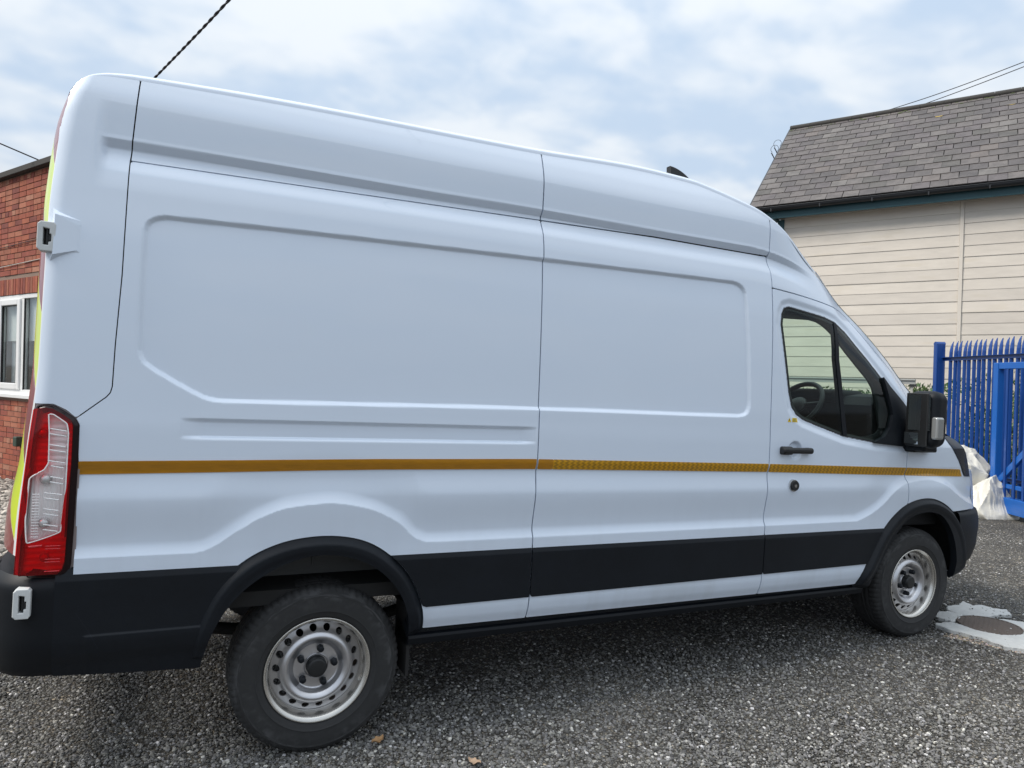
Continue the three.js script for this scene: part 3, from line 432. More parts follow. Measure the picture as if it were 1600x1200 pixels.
for (const [a, b, c, d] of [[2.545, 1.438, 2.58, 1.4405], [2.545, 1.444, 2.572, 1.4465], [2.547, 1.450, 2.579, 1.4525], [2.517, 1.439, 2.521, 1.449]]) put('sticker_print', sidePiece([[a, b], [c, b], [c, d], [a, d]], { off: .0022, h: .002, skirt: 0, k: .001 }), M.black, door);
const inset = .020;
put('window_frame', sidePiece(WIN, { off: (x, y) => -.004 + .004 * sst(-.02, -.004, sdWin(x, y)), h: .006, k: .006, skirt: .02, gap: -.003, extra: (x, y) => -(sdWin(x, y) + inset) }), M.black, door);
put('window_glass', sidePiece(WIN, { off: -.008, h: .02, k: .02, skirt: 0, plain: true, gap: .012 }), M.glass, door);
put('window_bar', sidePiece([[2.878, 2.06], [2.906, 2.06], [2.906, 1.815], [2.992, 1.34], [2.958, 1.34], [2.877, 1.815]], { off: -.004, h: .006, k: .008, skirt: .03, plain: true, extra: (x, y) => sdWin(x, y) + .004 }), M.trim, door);
put('door_sail', sidePiece(SAIL, { off: .010, h: .007, k: .007, skirt: .03, plain: true }), M.trim, door);
put('window_frame', sidePiece(WIN, { off: 0, h: .015, k: .015, skirt: .02, far: true, gap: -.003, extra: (x, y) => -(sdWin(x, y) + inset) }), M.trim, doorL);
put('window_glass', sidePiece(WIN, { off: -.008, h: .04, k: .04, skirt: 0, plain: true, gap: .012, far: true }), M.glass, doorL);
const LINING = polySD(smooth([[2.43, 2.02], [2.60, 2.026], [2.764, 2.034], [2.861, 2.001], [2.945, 1.948], [3.017, 1.882], [3.136, 1.781], [3.261, 1.682], [3.285, 1.584], [3.317, 1.467], [3.335, 1.385], [3.196, 1.352], [3.04, 1.362], [2.814, 1.418], [2.60, 1.49], [2.53, 1.612], [2.48, 1.794]], 1));
// inner door panel with its own window opening, dark plastic
for (const far of [false, true]) put('door_lining', sidePiece([[2.42, 2.12], [2.80, 2.09], [3.0, 2.03], [3.5, 1.62], [3.52, 1.28], [3.4, .95], [2.42, .6]], { off: -.055, h: .015, k: .015, skirt: .012, plain: true, far, cut: [LINING] }), M.cabin, far ? doorL : door);
// door mirrors
for (const s of [1, -1]) {
  const mg = new RoundedBoxGeometry(.15, .345, .19, 5, .05); { const p = mg.attributes.position; for (let i = 0; i < p.count; i++) { const x = p.getX(i); if (x > 0) { p.setY(i, p.getY(i) * (1 - 1.6 * x)); p.setZ(i, p.getZ(i) * (1 - 1.5 * x)); } p.setZ(i, p.getZ(i) + .10 * p.getY(i) * .25); } mg.computeVertexNormals(); }
  mg.translate(3.53, 1.482, s * 1.155);
  const hs = put('door_mirror', baked(mg), M.trim);
  const q = (y0, y1, a) => { const g = new RoundedBoxGeometry(.012, y1 - y0, .150, 3, .006); g.rotateY(-s * a); g.translate(3.452, (y0 + y1) / 2, s * (1.148 + .02 * (y0 > 1.4 ? .6 : -.4))); return baked(g); };
  put('mirror_frame', q(1.318, 1.64, .10), M.black, hs); const pl = (y0, y1, a) => { const g = new THREE.PlaneGeometry(.132, y1 - y0, 1, 1); g.rotateY(-Math.PI / 2); g.rotateY(-s * a); g.translate(3.4425, (y0 + y1) / 2, s * (1.148 + .02 * (y0 > 1.4 ? .6 : -.4))); put('mirror_glass', baked(g), M.mirror, hs); }; pl(1.415, 1.628, -.07); pl(1.33, 1.40, -.1);
  put('indicator', baked(box(3.455, 3.52, 1.365, 1.50, s > 0 ? 1.226 : -1.270, s > 0 ? 1.270 : -1.226, .014)), phy(.34, .35, .35, .1, { clearcoat: 1, metalness: .4 }), hs);
  put('mirror_arm', baked(mergeAll([box(3.49, 3.62, 1.285, 1.345, s > 0 ? 1.0 : -1.17, s > 0 ? 1.17 : -1.0, .02), box(3.5, 3.72, 1.275, 1.305, s > 0 ? 1.0 : -1.10, s > 0 ? 1.10 : -1.0, .012)])), M.trim, hs);
}
// roof fin
{ const sh = new THREE.Shape(); sh.moveTo(0, 0); sh.lineTo(-.004, .058); sh.quadraticCurveTo(.07, .05, .135, 0); const g = new THREE.ExtrudeGeometry(sh, { depth: .03, bevelEnabled: true, bevelSize: .006, bevelThickness: .006, bevelSegments: 2 }); g.translate(1.787, 2.738, .785); put('roof_fin', baked(g), M.black); }
// ---------------------------------------------------------------- underside and arches
put('floor_pan', baked(mergeAll([box(-.98, 3.0, .60, .66, -.93, .93), box(.5, 3.1, .40, .46, -.90, .90), box(-1.0, 4.3, .86, .875, -.6, .6)])), M.under);
for (const s of [1, -1]) {
  put('chassis_rail', baked(box(-1.05, 3.3, .56, .66, s * .50 - .04, s * .50 + .04)), M.under);
  const arc = []; for (let i = 0; i <= 20; i++) { const a = Math.PI * (1 - i / 20); arc.push([Math.cos(a), Math.sin(a)]); }
  const wl = (cx, rx, ry, cy, z0, z1) => { const pos = [], ind = []; arc.forEach(([c, t]) => { pos.push(cx + rx * c, cy + ry * t, s * z0, cx + rx * c, cy + ry * t, s * z1); }); for (let i = 0; i < 20; i++) { const a = i * 2; ind.push(a, a + 1, a + 2, a + 1, a + 3, a + 2); } const g = new THREE.BufferGeometry(); g.setAttribute('position', new THREE.Float32BufferAttribute(pos, 3)); g.setIndex(ind); g.computeVertexNormals(); return g; };
  put('wheel_well', baked(mergeAll([wl(-.04, .50, .46, .45, .60, .99), box(-.55, .50, .655, .93, s * .70 - .01, s * .70 + .01), box(-.20, -.19, .70, .90, s * .712 - .008, s * .712 + .008, .003), box(-.015, -.005, .70, .90, s * .712 - .008, s * .712 + .008, .003), box(.16, .17, .70, .90, s * .712 - .008, s * .712 + .008, .003)])), M.liner);
  put('wheel_well', baked(mergeAll([wl(3.69, .50, .52, .45, .50, .93), box(3.2, 4.18, .45, .96, s * .50 - .01, s * .50 + .01)])), M.under);
  put('leaf_spring', baked(tube([V(-.85, .52, s * .55), V(-.4, .40, s * .55), V(0, .36, s * .55), V(.4, .40, s * .55), V(.75, .52, s * .55)], .028, 30, 8)), M.under);
  put('mud_flap', baked(box(.37, .385, .25, .55, s > 0 ? .78 : -.97, s > 0 ? .97 : -.78)), M.under);
}
put('rear_axle', mergeAll([rod(V(0, .345, -.8), V(0, .345, .8), .055, 16), new THREE.SphereGeometry(.16, 20, 14).translate(0, .345, 0), rod(V(3.75, .30, -.8), V(3.75, .30, .8), .05, 12), box(3.3, 4.3, .24, .36, -.42, .42, .04)]), M.under);
put('exhaust', tube([V(3.2, .30, -.3), V(1.5, .30, -.32), V(.6, .30, -.35), V(.2, .40, -.32), V(-.9, .33, -.45)], .035, 40, 10), M.under);
// ---------------------------------------------------------------- cab interior
const dashProf = [[4.0, 1.50], [3.75, 1.60], [3.55, 1.605], [3.42, 1.585], [3.36, 1.54], [3.38, 1.45], [3.45, 1.2], [3.55, .8], [4.0, .8]];
const dashG = (() => { const sh = new THREE.Shape(dashProf.map(p => new THREE.Vector2(...p))); const g = new THREE.ExtrudeGeometry(sh, { depth: 1.80, bevelEnabled: true, bevelSize: .02, bevelThickness: .02, bevelSegments: 3 }); g.translate(0, 0, -.90); return baked(g); })();
put('dashboard', [dashG, baked(box(3.30, 3.6, 1.56, 1.645, .26, .66, .035)), baked(box(3.28, 3.5, 1.28, 1.5, -.18, .2, .03))], M.cabin);
{ const g = new THREE.TorusGeometry(.185, .0165, 14, 48); const sp = []; for (const a of [0.15, Math.PI - .15, -Math.PI / 2 - .3, -Math.PI / 2 + .3]) sp.push(rod(V(.05 * Math.cos(a), .05 * Math.sin(a), 0), V(.18 * Math.cos(a), .18 * Math.sin(a), 0), .014, 8)); const hub = new THREE.SphereGeometry(.075, 20, 12); hub.scale(1, .9, .4); const all = mergeAll([g, ...sp, hub, rod(V(0, 0, 0), V(0, 0, -.25), .03, 10)]); all.rotateX(-.62); all.rotateY(-Math.PI / 2); all.translate(3.20, 1.525, .45); put('steering_wheel', baked(all), M.black); }
for (const z of [.45, -.40]) put('cab_seat', baked(mergeAll([box(2.62, 3.12, .98, 1.12, z - .24, z + .24, .05), box(2.50, 2.64, 1.08, 1.72, z - .23, z + .23, .05), box(2.50, 2.60, 1.74, 1.94, z - .13, z + .13, .04)])), M.cabin);
put('bulkhead', baked(box(2.39, 2.42, .7, 2.5, -.93, .93)), M.cabin);
put('cab_floor', baked(box(2.4, 3.6, .70, .74, -.96, .96)), M.cabin);
put('headliner', baked(loft([[2.42], [2.6], [2.85]], us.filter(u => Math.abs(u) < .98), ([x], u) => { const p = roofP(x, u); return [p[0] - .02, p[1] - .075, p[2]]; })), M.cabin);
for (const s of [1, -1]) { const pts = []; for (const x of [2.75, 2.9, 3.1, 3.3, 3.5, 3.65, 3.78]) { const p = roofP(x, s * .965); pts.push(V(p[0] - .055, p[1] - .055, p[2] - s * .015)); } put('pillar_trim', baked(tube(pts, .040, 30, 10)), M.cabin); }
put('sun_visor', baked(mergeAll([box(2.86, 2.99, 2.13, 2.16, .10, .62, .01), box(2.86, 2.99, 2.13, 2.16, -.62, -.10, .01)])), M.cabin);
// ---------------------------------------------------------------- wheels
const tyreDust = dataTex(1024, 128, (i, j) => { const v = j / 128, n = tileF(i / 1024, v, 24, 61), m = tileF(i / 1024, v, 90, 62); const sh = sst(.60, .66, v) * (1 - sst(.76, .80, v)); const d = .24 + .10 * m + sh * sst(.46, .72, n * .6 + m * .4) * .38 + sst(.80, .84, v) * .03 * n; return [d * 1.0, d * .98, d * .95]; });
const tyreMat = std(.085, .088, .094, .8, { map: tyreDust, bumpMap: rep(fineBump, 3, 3), bumpScale: .0004 });
const rimMat = phy(.58, .58, .60, .30, { metalness: .85, map: grime }), lipMat = phy(.66, .64, .60, .26, { metalness: .85, map: grime }), barrelMat = std(.16, .13, .10, .7, { map: grime });
function tyreGeo() {
  const R = .352, prof = [[.213, -.085], [.222, -.108], [.240, -.1165], [.275, -.1215], [.305, -.119], [.325, -.112], [.338, -.102], [.3455, -.092], [.3495, -.080], [.351, -.060], [.351, -.0520], [.343, -.0505], [.343, -.0455], [.352, -.044], [.352, -.012], [.343, -.0105], [.343, -.0045], [.352, -.003], [.352, .003], [.352, .012], [.343, .0135], [.343, .0195], [.352, .021], [.352, .044], [.343, .0455], [.343, .0505], [.351, .052], [.351, .060], [.3495, .080], [.3455, .092], [.338, .102], [.325, .112], [.3185, .1155], [.3175, .1185], [.311, .1192], [.310, .1175], [.305, .119], [.275, .1215], [.252, .1195], [.2505, .1215], [.247, .1215], [.2455, .1185], [.240, .1165], [.228, .111], [.222, .108], [.215, .097], [.213, .085]];
  const N = 420, blocks = 70, pos = [], uv = [], ind = [], w = prof.length;
  for (let i = 0; i <= N; i++) {
    const a = i / N * Math.PI * 2, ph = (i * blocks / N) % 1, notch = ph < .20 ? 1 : 0;
    prof.forEach(([r, z], j) => { let q = r; if (Math.abs(z) >= .052 && Math.abs(z) <= .1025 && r > .336 && r < .3515) q -= notch * (.0042); else if (r >= .3515 && ((i * blocks * .5 / N + Math.abs(z) * 8) % 1) < .10) q -= .002; pos.push(Math.cos(a) * q, Math.sin(a) * q, z); uv.push(i / N, j / w); });
  }
  for (let i = 0; i < N; i++) for (let j = 0; j < w - 1; j++) { const a = i * w + j; ind.push(a, a + w, a + 1, a + 1, a + w, a + w + 1); }
  const g = new THREE.BufferGeometry(); g.setAttribute('position', new THREE.Float32BufferAttribute(pos, 3)); g.setAttribute('uv', new THREE.Float32BufferAttribute(uv, 2)); g.setIndex(ind); g.computeVertexNormals(); return g;
}
const tyreG = tyreGeo();
const rimProf = spline([.0, .05, .078, .092, .098, .112, .130, .146, .160, .176, .186], [.052, .052, .050, .050, .054, .076, .087, .078, .060, .050, .046]);
const sdRim = (() => { const hs = []; for (let i = 0; i < 18; i++) { const a = (i + .5) / 18 * Math.PI * 2; hs.push([Math.cos(a), Math.sin(a)]); } const f = (x, y) => { let d = Math.max(Math.hypot(x, y) - .190, .030 - Math.hypot(x, y)); for (const [c, s] of hs) { const u = x * c + y * s - .1655, v = -x * s + y * c; d = Math.max(d, .0138 - Math.hypot(u * 1.0, v * .92)); } return d; }; f.box = [-.195, .195, -.195, .195]; return f; })();
const rimDisc = sheet({ sdf: sdRim, h: .0035, skirt: .006, P: (x, y) => [x, y, rimProf(Math.hypot(x, y))] });
const lathe = (pts, seg = 96) => { const g = new THREE.LatheGeometry(pts.map(p => new THREE.Vector2(p[0], p[1])), seg); g.rotateX(Math.PI / 2); return g; };
const lipG = lathe([[.19, .046], [.1935, .050], [.195, .085], [.2025, .092], [.2035, .100], [.2145, .1035], [.2185, .106], [.2195, .1105], [.2165, .113], [.2125, .1115]]);
const barrelG = lathe([[.196, .05], [.19, -.06], [.205, -.1]]);
const capG = lathe([[.0001, .092], [.030, .092], [.038, .089], [.0415, .080], [.0425, .05], [.0475, .05]]), hubRing = lathe([[.047, .048], [.0475, .058], [.052, .057], [.054, .048]]);
const nutG = (() => { const g = new THREE.CylinderGeometry(.0135, .0155, .026, 6, 1); g.rotateX(Math.PI / 2); const c = new THREE.SphereGeometry(.0132, 12, 6, 0, Math.PI * 2, 0, Math.PI / 2); c.rotateX(Math.PI / 2); c.scale(1, 1, .5); c.translate(0, 0, .013); return mergeAll([g, c]); })();
function makeWheel(x, z, turn, spin) {
  // a wheel of the van: the tyre carries the pressed steel rim, nuts and cap
  const place = g => { const c = g.clone(); c.rotateZ(spin); if (turn) c.rotateY(Math.PI); c.translate(x, .347, z); return c; };
  const t = put('wheel', place(tyreG), tyreMat);
  put('rim', place(rimDisc), rimMat, t); put('rim_barrel', place(barrelG), barrelMat, t); put('rim_lip', place(lipG), lipMat, t); put('hub_ring', place(hubRing), rimMat, t); put('hub_cap', place(capG), M.black, t);
  for (let i = 0; i < 5; i++) { const a = i / 5 * Math.PI * 2; const n = nutG.clone(); n.translate(Math.cos(a) * .0745, Math.sin(a) * .0745, .062); put('wheel_nut', place(n), M.trim, t); }
}
makeWheel(0, .862, false, .10); makeWheel(3.75, .862, false, .9); makeWheel(0, -.862, true, 0); makeWheel(3.75, -.862, true, .4);

// ------------------------------------------------------------------ brick building on the left
const shade = (n, f) => Array.from({ length: n }, (_, i) => f(i));
seed = 5;
{
  const b = thing('brick_building', 'red brick building with a white framed window behind the back of the van', 'building', null, [-2.417, 0, -7.374]); b.rotation.y = -1.0385;
  const WX0 = -1.02, WX1 = .80, WY0 = 1.15, WY1 = 2.56, top = 4.2;
  mesh('wall', [box(-5, WX0, -.2, top, -5, -.010), box(WX1, 1.6, -.2, top, -5, -.010), box(WX0, WX1, -.2, WY0, -5, -.010), box(WX0, WX1, WY1, top, -5, -.010), box(WX0, WX1, WY0, WY1, -5, -2.2)], std(.27, .19, .15, .95, { map: grime, bumpMap: fineBump, bumpScale: .004 }), b);
  const bt = dataTex(256, 256, (i, j) => { const n = tileF(i / 256, j / 256, 5, 21), m = tileF(i / 256, j / 256, 24, 22); const v = .62 + .42 * n + .24 * (m - .5); const w = sst(.64, .80, tileF(i / 256, j / 256, 9, 30)); return [lerp(v, 1, w * .18), lerp(v, 1.1, w * .20), lerp(v, 1.15, w * .21)]; });
  const tones = [[.36, .098, .056], [.41, .125, .07], [.29, .078, .052], [.38, .135, .082], [.33, .09, .06], [.43, .16, .096], [.23, .066, .05], [.44, .20, .13]];
  const mats = tones.map(t => std(...t, .9, { map: bt, bumpMap: bt, bumpScale: .003 }));
  const cells = [];
  const addB = (x0, x1, y0, y1) => { if (x1 - x0 > .02) cells.push([x0, x1, y0, y1]); };
  const skip = (y0, y1) => (y1 > WY0 - .03 && y0 < WY1) ? [WX0, WX1] : (y1 > WY1 && y0 < WY1 + .225) ? [WX0 - .09, WX1 + .09] : null;
  for (let r = 0, y = -.16; y < top - .03; r++, y += .075) {
    const y1 = Math.min(y + .064, top - .01), sk = skip(y + .01, y1 - .01); const head = r % 6 === 3; let x = -5 + (r % 2 ? .1125 : 0);
    while (x < 1.6) { const L = head ? .1025 : (rnd() < .06 ? .1025 : .215); let a = x, c = Math.min(x + L, 1.6); x += L + .0105; if (sk) { if (a >= sk[0] && c <= sk[1]) continue; if (a < sk[0] && c > sk[0]) c = sk[0] - .004; else if (a < sk[1] && c > sk[1]) a = sk[1] + .004; } addB(a, c, y, y1); }
  }
  for (let x = WX0 - .085; x < WX1 + .05; x += .0755) addB(x, x + .065, WY1 + .006, WY1 + .221);
  const near = c => c[0] > -1.16 && c[1] < .62 && c[3] > .0 && c[2] < 4.3;
  const own = cells.filter(near).slice(0, 300), ownSet = new Set(own), rest = cells.filter(c => !ownSet.has(c));
  const brickG = (c, o) => { const g = box(c[0], c[1], c[2], c[3], -.03, o); const uv = g.attributes.uv, p = g.attributes.position, u0 = rnd() * 7, v0 = rnd() * 7; for (let i = 0; i < uv.count; i++) uv.setXY(i, p.getX(i) * 1.6 + u0, p.getY(i) * 1.6 + v0); return g; };
  for (const c of own) { const g = brickG(c, rr(-.003, .003)); g.translate(-(c[0] + c[1]) / 2, -(c[2] + c[3]) / 2, 0); const m = mesh('brick', g, mats[rnd() < .12 ? 6 + (rnd() * 2 | 0) : rnd() * 6 | 0], b); m.position.set((c[0] + c[1]) / 2, (c[2] + c[3]) / 2, 0); m.rotation.z = rr(-.006, .006); }
  for (let k = 0; k < 4; k++) mesh('brick', mergeAll(rest.filter((_, i) => i % 4 === k).map(c => brickG(c, rr(-.003, .003)))), mats[k], b).userData.kind = 'stuff';
  { const side = [[], [], []]; for (let r = 0, y = -.16; y < top - .03; r++, y += .075) for (let z = -5 + (r % 2 ? .1125 : 0); z < -.1; z += .2255) side[rnd() * 3 | 0].push(box(1.58, 1.612 + rr(-.002, .002), y, Math.min(y + .064, top - .01), z, Math.min(z + .215, -.004))); side.forEach((g, i) => { mesh('brick', g, mats[i * 2], b).userData.kind = 'stuff'; }); }
  mesh('coping', box(-5.05, 1.65, top - .005, top + .075, -5.05, .075, .01), std(.055, .052, .048, .9, { map: grime }), b);
  const upvc = phy(.80, .80, .79, .35, { clearcoat: .3 });
  const w = mesh('window', [box(WX0, WX1, 2.50, WY1, -.07, -.012, .006), box(WX0, WX1, 1.20, 1.265, -.07, -.012, .006), box(WX0, -.955, 1.265, 2.50, -.07, -.012, .006), box(WX1 - .065, WX1, 1.265, 2.50, -.07, -.012, .006), box(-.245, -.165, 1.265, 2.50, -.07, -.012, .006)], upvc, b);
  mesh('casement', [box(-.955, -.865, 1.262, 2.503, -.06, .012, .012), box(-.345, -.25, 1.262, 2.503, -.06, .012, .012), box(-.866, -.344, 1.262, 1.345, -.06, .012, .012), box(-.866, -.344, 2.42, 2.503, -.06, .012, .012)], upvc, w);
  mesh('gasket', [box(-.869, -.857, 1.34, 2.425, -.03, -.002), box(-.353, -.341, 1.34, 2.425, -.03, -.002), box(-.857, -.353, 1.340, 1.352, -.03, -.002), box(-.857, -.353, 2.413, 2.425, -.03, -.002), box(-.168, -.152, 1.26, 2.505, -.03, -.010)], M.black, w);
  const pane = phy(.9, .93, .93, .0, { transmission: 1, thickness: 0, ior: 1.5 });
  mesh('pane', box(-.868, -.342, 1.342, 2.423, -.034, -.030), pane, w); mesh('pane', box(-.166, .736, 1.262, 2.503, -.044, -.040), pane, w);
  mesh('window_sill', box(WX0 - .05, WX1 + .05, 1.145, 1.20, -.08, .055, .01), upvc, b);
  mesh('blind', box(WX0, WX1, 1.93, 2.52, -.10, -.095), std(.80, .80, .78, .9), b);
  for (const [x0, x1] of [[-.83, -.72], [-.55, -.44], [-.05, .02], [.10, .16]]) mesh('blind_slat', box(x0, x1, 1.22, 2.5, -.13, -.125), std(.50, .51, .52, .9), b);
  mesh('room', [box(WX0, WX1, 1.0, 1.02, -2.2, -.3), box(WX0, WX1, 1.02, 1.25, -.9, -.4, .02)], std(.30, .29, .28, .9), b);
  mesh('wall_box', box(-.182, -.075, .50, .632, .0, .085, .012), std(.035, .055, .04, .6), b);
  mesh('wall_cable', tube([V(-5, 2.86, .012), V(-1.2, 2.955, .012), V(.2, 2.99, .012), V(1.6, 3.03, .012)], .006, 40, 6), std(.45, .42, .38, .7), b);
  mesh('wall_cable', tube([V(-5, 3.14, .010), V(-1.2, 3.23, .010), V(.2, 3.262, .012), V(1.6, 3.29, .010)], .005, 40, 6), std(.03, .03, .03, .7), b);
}
// ------------------------------------------------------------------ boarded building on the right
seed = 9;
{
  const b = thing('boarded_building', 'cream weatherboarded building with grey slate roof and teal eaves behind the blue fence', 'building', null, [11.727, 0, -5.086]); b.rotation.y = -1.0297;
  const grain = dataTex(512, 128, (i, j) => { const n = tileF(i / 512, j / 128, 4, 41), s = tileF((i / 512) % 1, (j / 128 * 1) % 1, 16, 44); const e = sst(.58, .80, n); const v = .90 + .16 * (n - .5) + .10 * (s - .5) - .07 * e; return [v, v * (1 - .012 * e), v * (1 - .05 * e)]; });
  const cream = shade(5, i => std(.70 * (.93 + .03 * i), .645 * (.93 + .03 * i), .575 * (.93 + .028 * i), .62, { map: grain, bumpMap: rep(grain, 1, 3), bumpScale: .002 }));
  const teal = std(.018, .075, .092, .5, { map: grime }), dark = std(.016, .018, .022, .45);
  mesh('wall', [box(-2.2, 6, -.1, 5.12, -6.1, -.012)], cream[2], b);
  const bd = (x0, x1) => { const sh = new THREE.Shape([[-.012, 0], [.016, 0], [.018, .004], [.004, .204], [-.012, .204]].map(p => new THREE.Vector2(...p))); const g = new THREE.ExtrudeGeometry(sh, { depth: x1 - x0, bevelEnabled: false }); g.rotateY(Math.PI / 2); const q = g.attributes.position; const uv = g.attributes.uv; const u0 = rnd() * 3; for (let i = 0; i < uv.count; i++) uv.setXY(i, q.getX(i) * .4 + u0, q.getY(i) * 2.2); return g; };
  // extrude runs along z: turned so that it runs along x with the weather face to +z
  const board = (x0, x1) => { const pos = [], prof = [[.011, 0], [.012, .004], [.003, .203], [-.012, .203], [-.012, 0]]; const g = new THREE.BufferGeometry(); const n = prof.length, uv = []; const u0 = rnd() * 3, v0 = rnd(); const q = (a, c) => { const [z0, y0] = prof[a], [z1, y1] = prof[c]; pos.push(x0, y0, z0, x1, y0, z0, x1, y1, z1, x0, y0, z0, x1, y1, z1, x0, y1, z1); for (const [x, y] of [[x0, y0], [x1, y0], [x1, y1], [x0, y0], [x1, y1], [x0, y1]]) uv.push(x * .35 + u0, y * 1.5 + v0); }; for (let i = 0; i < n; i++) q(i, (i + 1) % n); g.setAttribute('position', new THREE.Float32BufferAttribute(pos, 3)); g.setAttribute('uv', new THREE.Float32BufferAttribute(uv, 2)); g.computeVertexNormals(); return g; };
  for (let k = -9; k < 17; k++) for (const [x0, x1] of [[-2.12, .942], [1.008, 6]]) { const y = 1.821 + k * .2017; const m = mesh('board', board(x0, x1), cream[rnd() * 5 | 0], b); m.position.set(0, y, rr(-.002, .002)); m.rotation.z = rr(-.0012, .0012); }
  mesh('batten', box(.944, 1.006, 0, 5.06, -.01, .030, .004), cream[3], b);
  mesh('corner_post', box(-2.25, -2.118, 0, 5.03, -.14, .034, .008), teal, b);
  mesh('fascia', box(-2.70, 6, 5.015, 5.19, .245, .272, .004), teal, b);
  mesh('soffit', box(-2.70, 6, 5.062, 5.075, -.1, .2445), cream[0], b);
  mesh('eaves_beam', box(-2.69, -2.251, 5.01, 5.060, -.12, .25, .006), teal, b);
  mesh('bracket', rod(V(-2.25, 4.50, -.05), V(-2.60, 5.02, -.05), .035, 6), teal, b);
  const gut = []; for (let i = 0; i <= 10; i++) { const a = Math.PI + Math.PI * i / 10; gut.push([.345 + .068 * Math.cos(a), 5.225 + .075 * Math.sin(a)]); }
  { const pos = [], ind = []; [-2.74, 6].forEach(x => gut.forEach(([z, y]) => pos.push(x, y, z))); for (let i = 0; i < 10; i++) ind.push(i, i + 1, i + 11, i + 1, i + 12, i + 11); for (let i = 1; i < 10; i++) ind.push(0, i, i + 1); const g = new THREE.BufferGeometry(); g.setAttribute('position', new THREE.Float32BufferAttribute(pos, 3)); g.setIndex(ind); g.computeVertexNormals(); const gm = mesh('gutter', g, dark, b); mesh('gutter_lip', [rod(V(-2.74, 5.228, .413), V(6, 5.228, .413), .008, 6)], dark, gm); for (let x = -2.3; x < 6; x += .92) mesh('gutter_bracket', box(x - .012, x + .012, 5.14, 5.20, .27, .41), dark, gm); }
  // slates on a 38.5 degree slope
  const rf = new THREE.Group(); rf.name = 'roof'; rf.position.set(0, 5.25, .37); rf.rotation.x = -.672; b.add(rf);   // local: x along eaves, -z... up the slope is -z
  rf.rotation.x = 0;
  const th = .672, up = s => [5.25 + s * Math.sin(th), .37 - s * Math.cos(th)];
  rf.position.set(0, 0, 0);
  const slab = (() => { const pos = []; const [y0, z0] = up(.02), [y1, z1] = up(4.30); const g = new THREE.BoxGeometry(8.72, .03, 4.26); g.rotateX(th); g.translate(1.63, (y0 + y1) / 2 - .05, (z0 + z1) / 2); return g; })();
  mesh('roof_deck', slab, M.under, rf);
  { const g = new THREE.BoxGeometry(8.72, .05, 4.3); g.rotateX(-th); g.translate(1.63, 5.25 + 2.15 * Math.sin(th) - .03, .37 - 4.30 * Math.cos(th) * 2 + 2.15 * Math.cos(th)); mesh('roof_deck', g, std(.1, .095, .095, .8), rf); }
  const st = dataTex(256, 256, (i, j) => { const n = tileF(i / 256, j / 256, 5, 51), m = tileF(i / 256, j / 256, 30, 52), l = sst(.70, .80, tileF(i / 256, j / 256, 14, 55)); const v = .62 + .55 * n + .3 * (m - .5); return [lerp(v, 1.2, l * .5), lerp(v, 1.2, l * .5), lerp(v, 1.1, l * .5)]; });
  const stones = [[.098, .090, .088], [.118, .108, .106], [.083, .076, .077], [.135, .126, .122], [.105, .094, .098], [.088, .084, .078], [.150, .144, .139], [.130, .115, .108]].map(t => std(t[0] * .84 + .012, t[1] * .79 + .012, t[2] * .76 + .012, .62, { map: st, bumpMap: st, bumpScale: .004 }));
  const course = .272, SW = .292, list = [];
  for (let c = 0; c < 16; c++) for (let i = -1; i < 33; i++) { const x0 = Math.max(-2.74, -2.74 + i * SW + (c % 2 ? SW / 2 : 0) + rr(-.006, .006)); const x1 = Math.min(6, -2.74 + (i + 1) * SW + (c % 2 ? SW / 2 : 0) - .009); if (x1 - x0 > .05) list.push([c, x0, x1, rr(-.006, .006), rr(.9, 1.2), rr(-.012, .012)]); }
  const slateG = ([c, x0, x1, dj, t, ro]) => { const g = new THREE.BoxGeometry(x1 - x0, .018 * t, course * 1.25); const uv = g.attributes.uv, p = g.attributes.position, a = rnd() * 5, q = rnd() * 5; for (let i = 0; i < uv.count; i++) uv.setXY(i, p.getX(i) * 1.7 + a, p.getZ(i) * 1.7 + q); g.rotateY(ro); g.rotateX(-.038); return g; };
  const setM = s => { const m = new THREE.Matrix4(); const [y, z] = up(s[0] * course + course * .62 + s[3]); m.makeRotationX(th).setPosition((s[1] + s[2]) / 2, y + .016, z); return m; };
  const pick = () => { const r = rnd(); return r < .06 ? 6 : r < .09 ? 7 : rnd() * 6 | 0; };
  const own = list.filter(s => s[2] < 2.15).slice(0, 300), os = new Set(own), rest = list.filter(s => !os.has(s));
  for (const s of own) { const m = mesh('slate', slateG(s), stones[pick()], rf); m.matrix.copy(setM(s)); m.matrix.decompose(m.position, m.quaternion, m.scale); }
  for (let k = 0; k < 6; k++) mesh('slate', mergeAll(rest.filter((_, i) => i % 6 === k).map(s => { const g = slateG(s); g.applyMatrix4(setM(s)); return g; })), stones[k], rf).userData.kind = 'stuff';
  const lichen = std(.33, .25, .08, .9), moss = std(.06, .075, .03, 1);
  for (const [x, c, m] of [[1.62, 13.1, lichen], [.42, 12.9, lichen], [1.70, 13.0, lichen], [1.1, 3.2, lichen]]) { const g = new THREE.SphereGeometry(.05, 10, 6); g.scale(rr(.9, 1.6), .05, rr(.5, .8)); g.rotateX(th); const [y, z] = up(c * course); g.translate(x, y + .030, z); mesh('lichen', g, m, rf); }
  for (let x = -2.74; x < 6; x += .46) { const [y, z] = up(4.31); const g = new THREE.CylinderGeometry(.115, .115, .455, 12, 1, false, -Math.PI / 2 - .25, Math.PI + .5); g.rotateZ(Math.PI / 2); g.rotateX(Math.PI * 0); g.scale(1, .72, 1); const q = mesh('ridge_tile', g, std(.045, .043, .04, .85, { map: grime }), rf); q.position.set(x + .228, y - .012, z); q.rotation.z = rr(-.004, .004); }
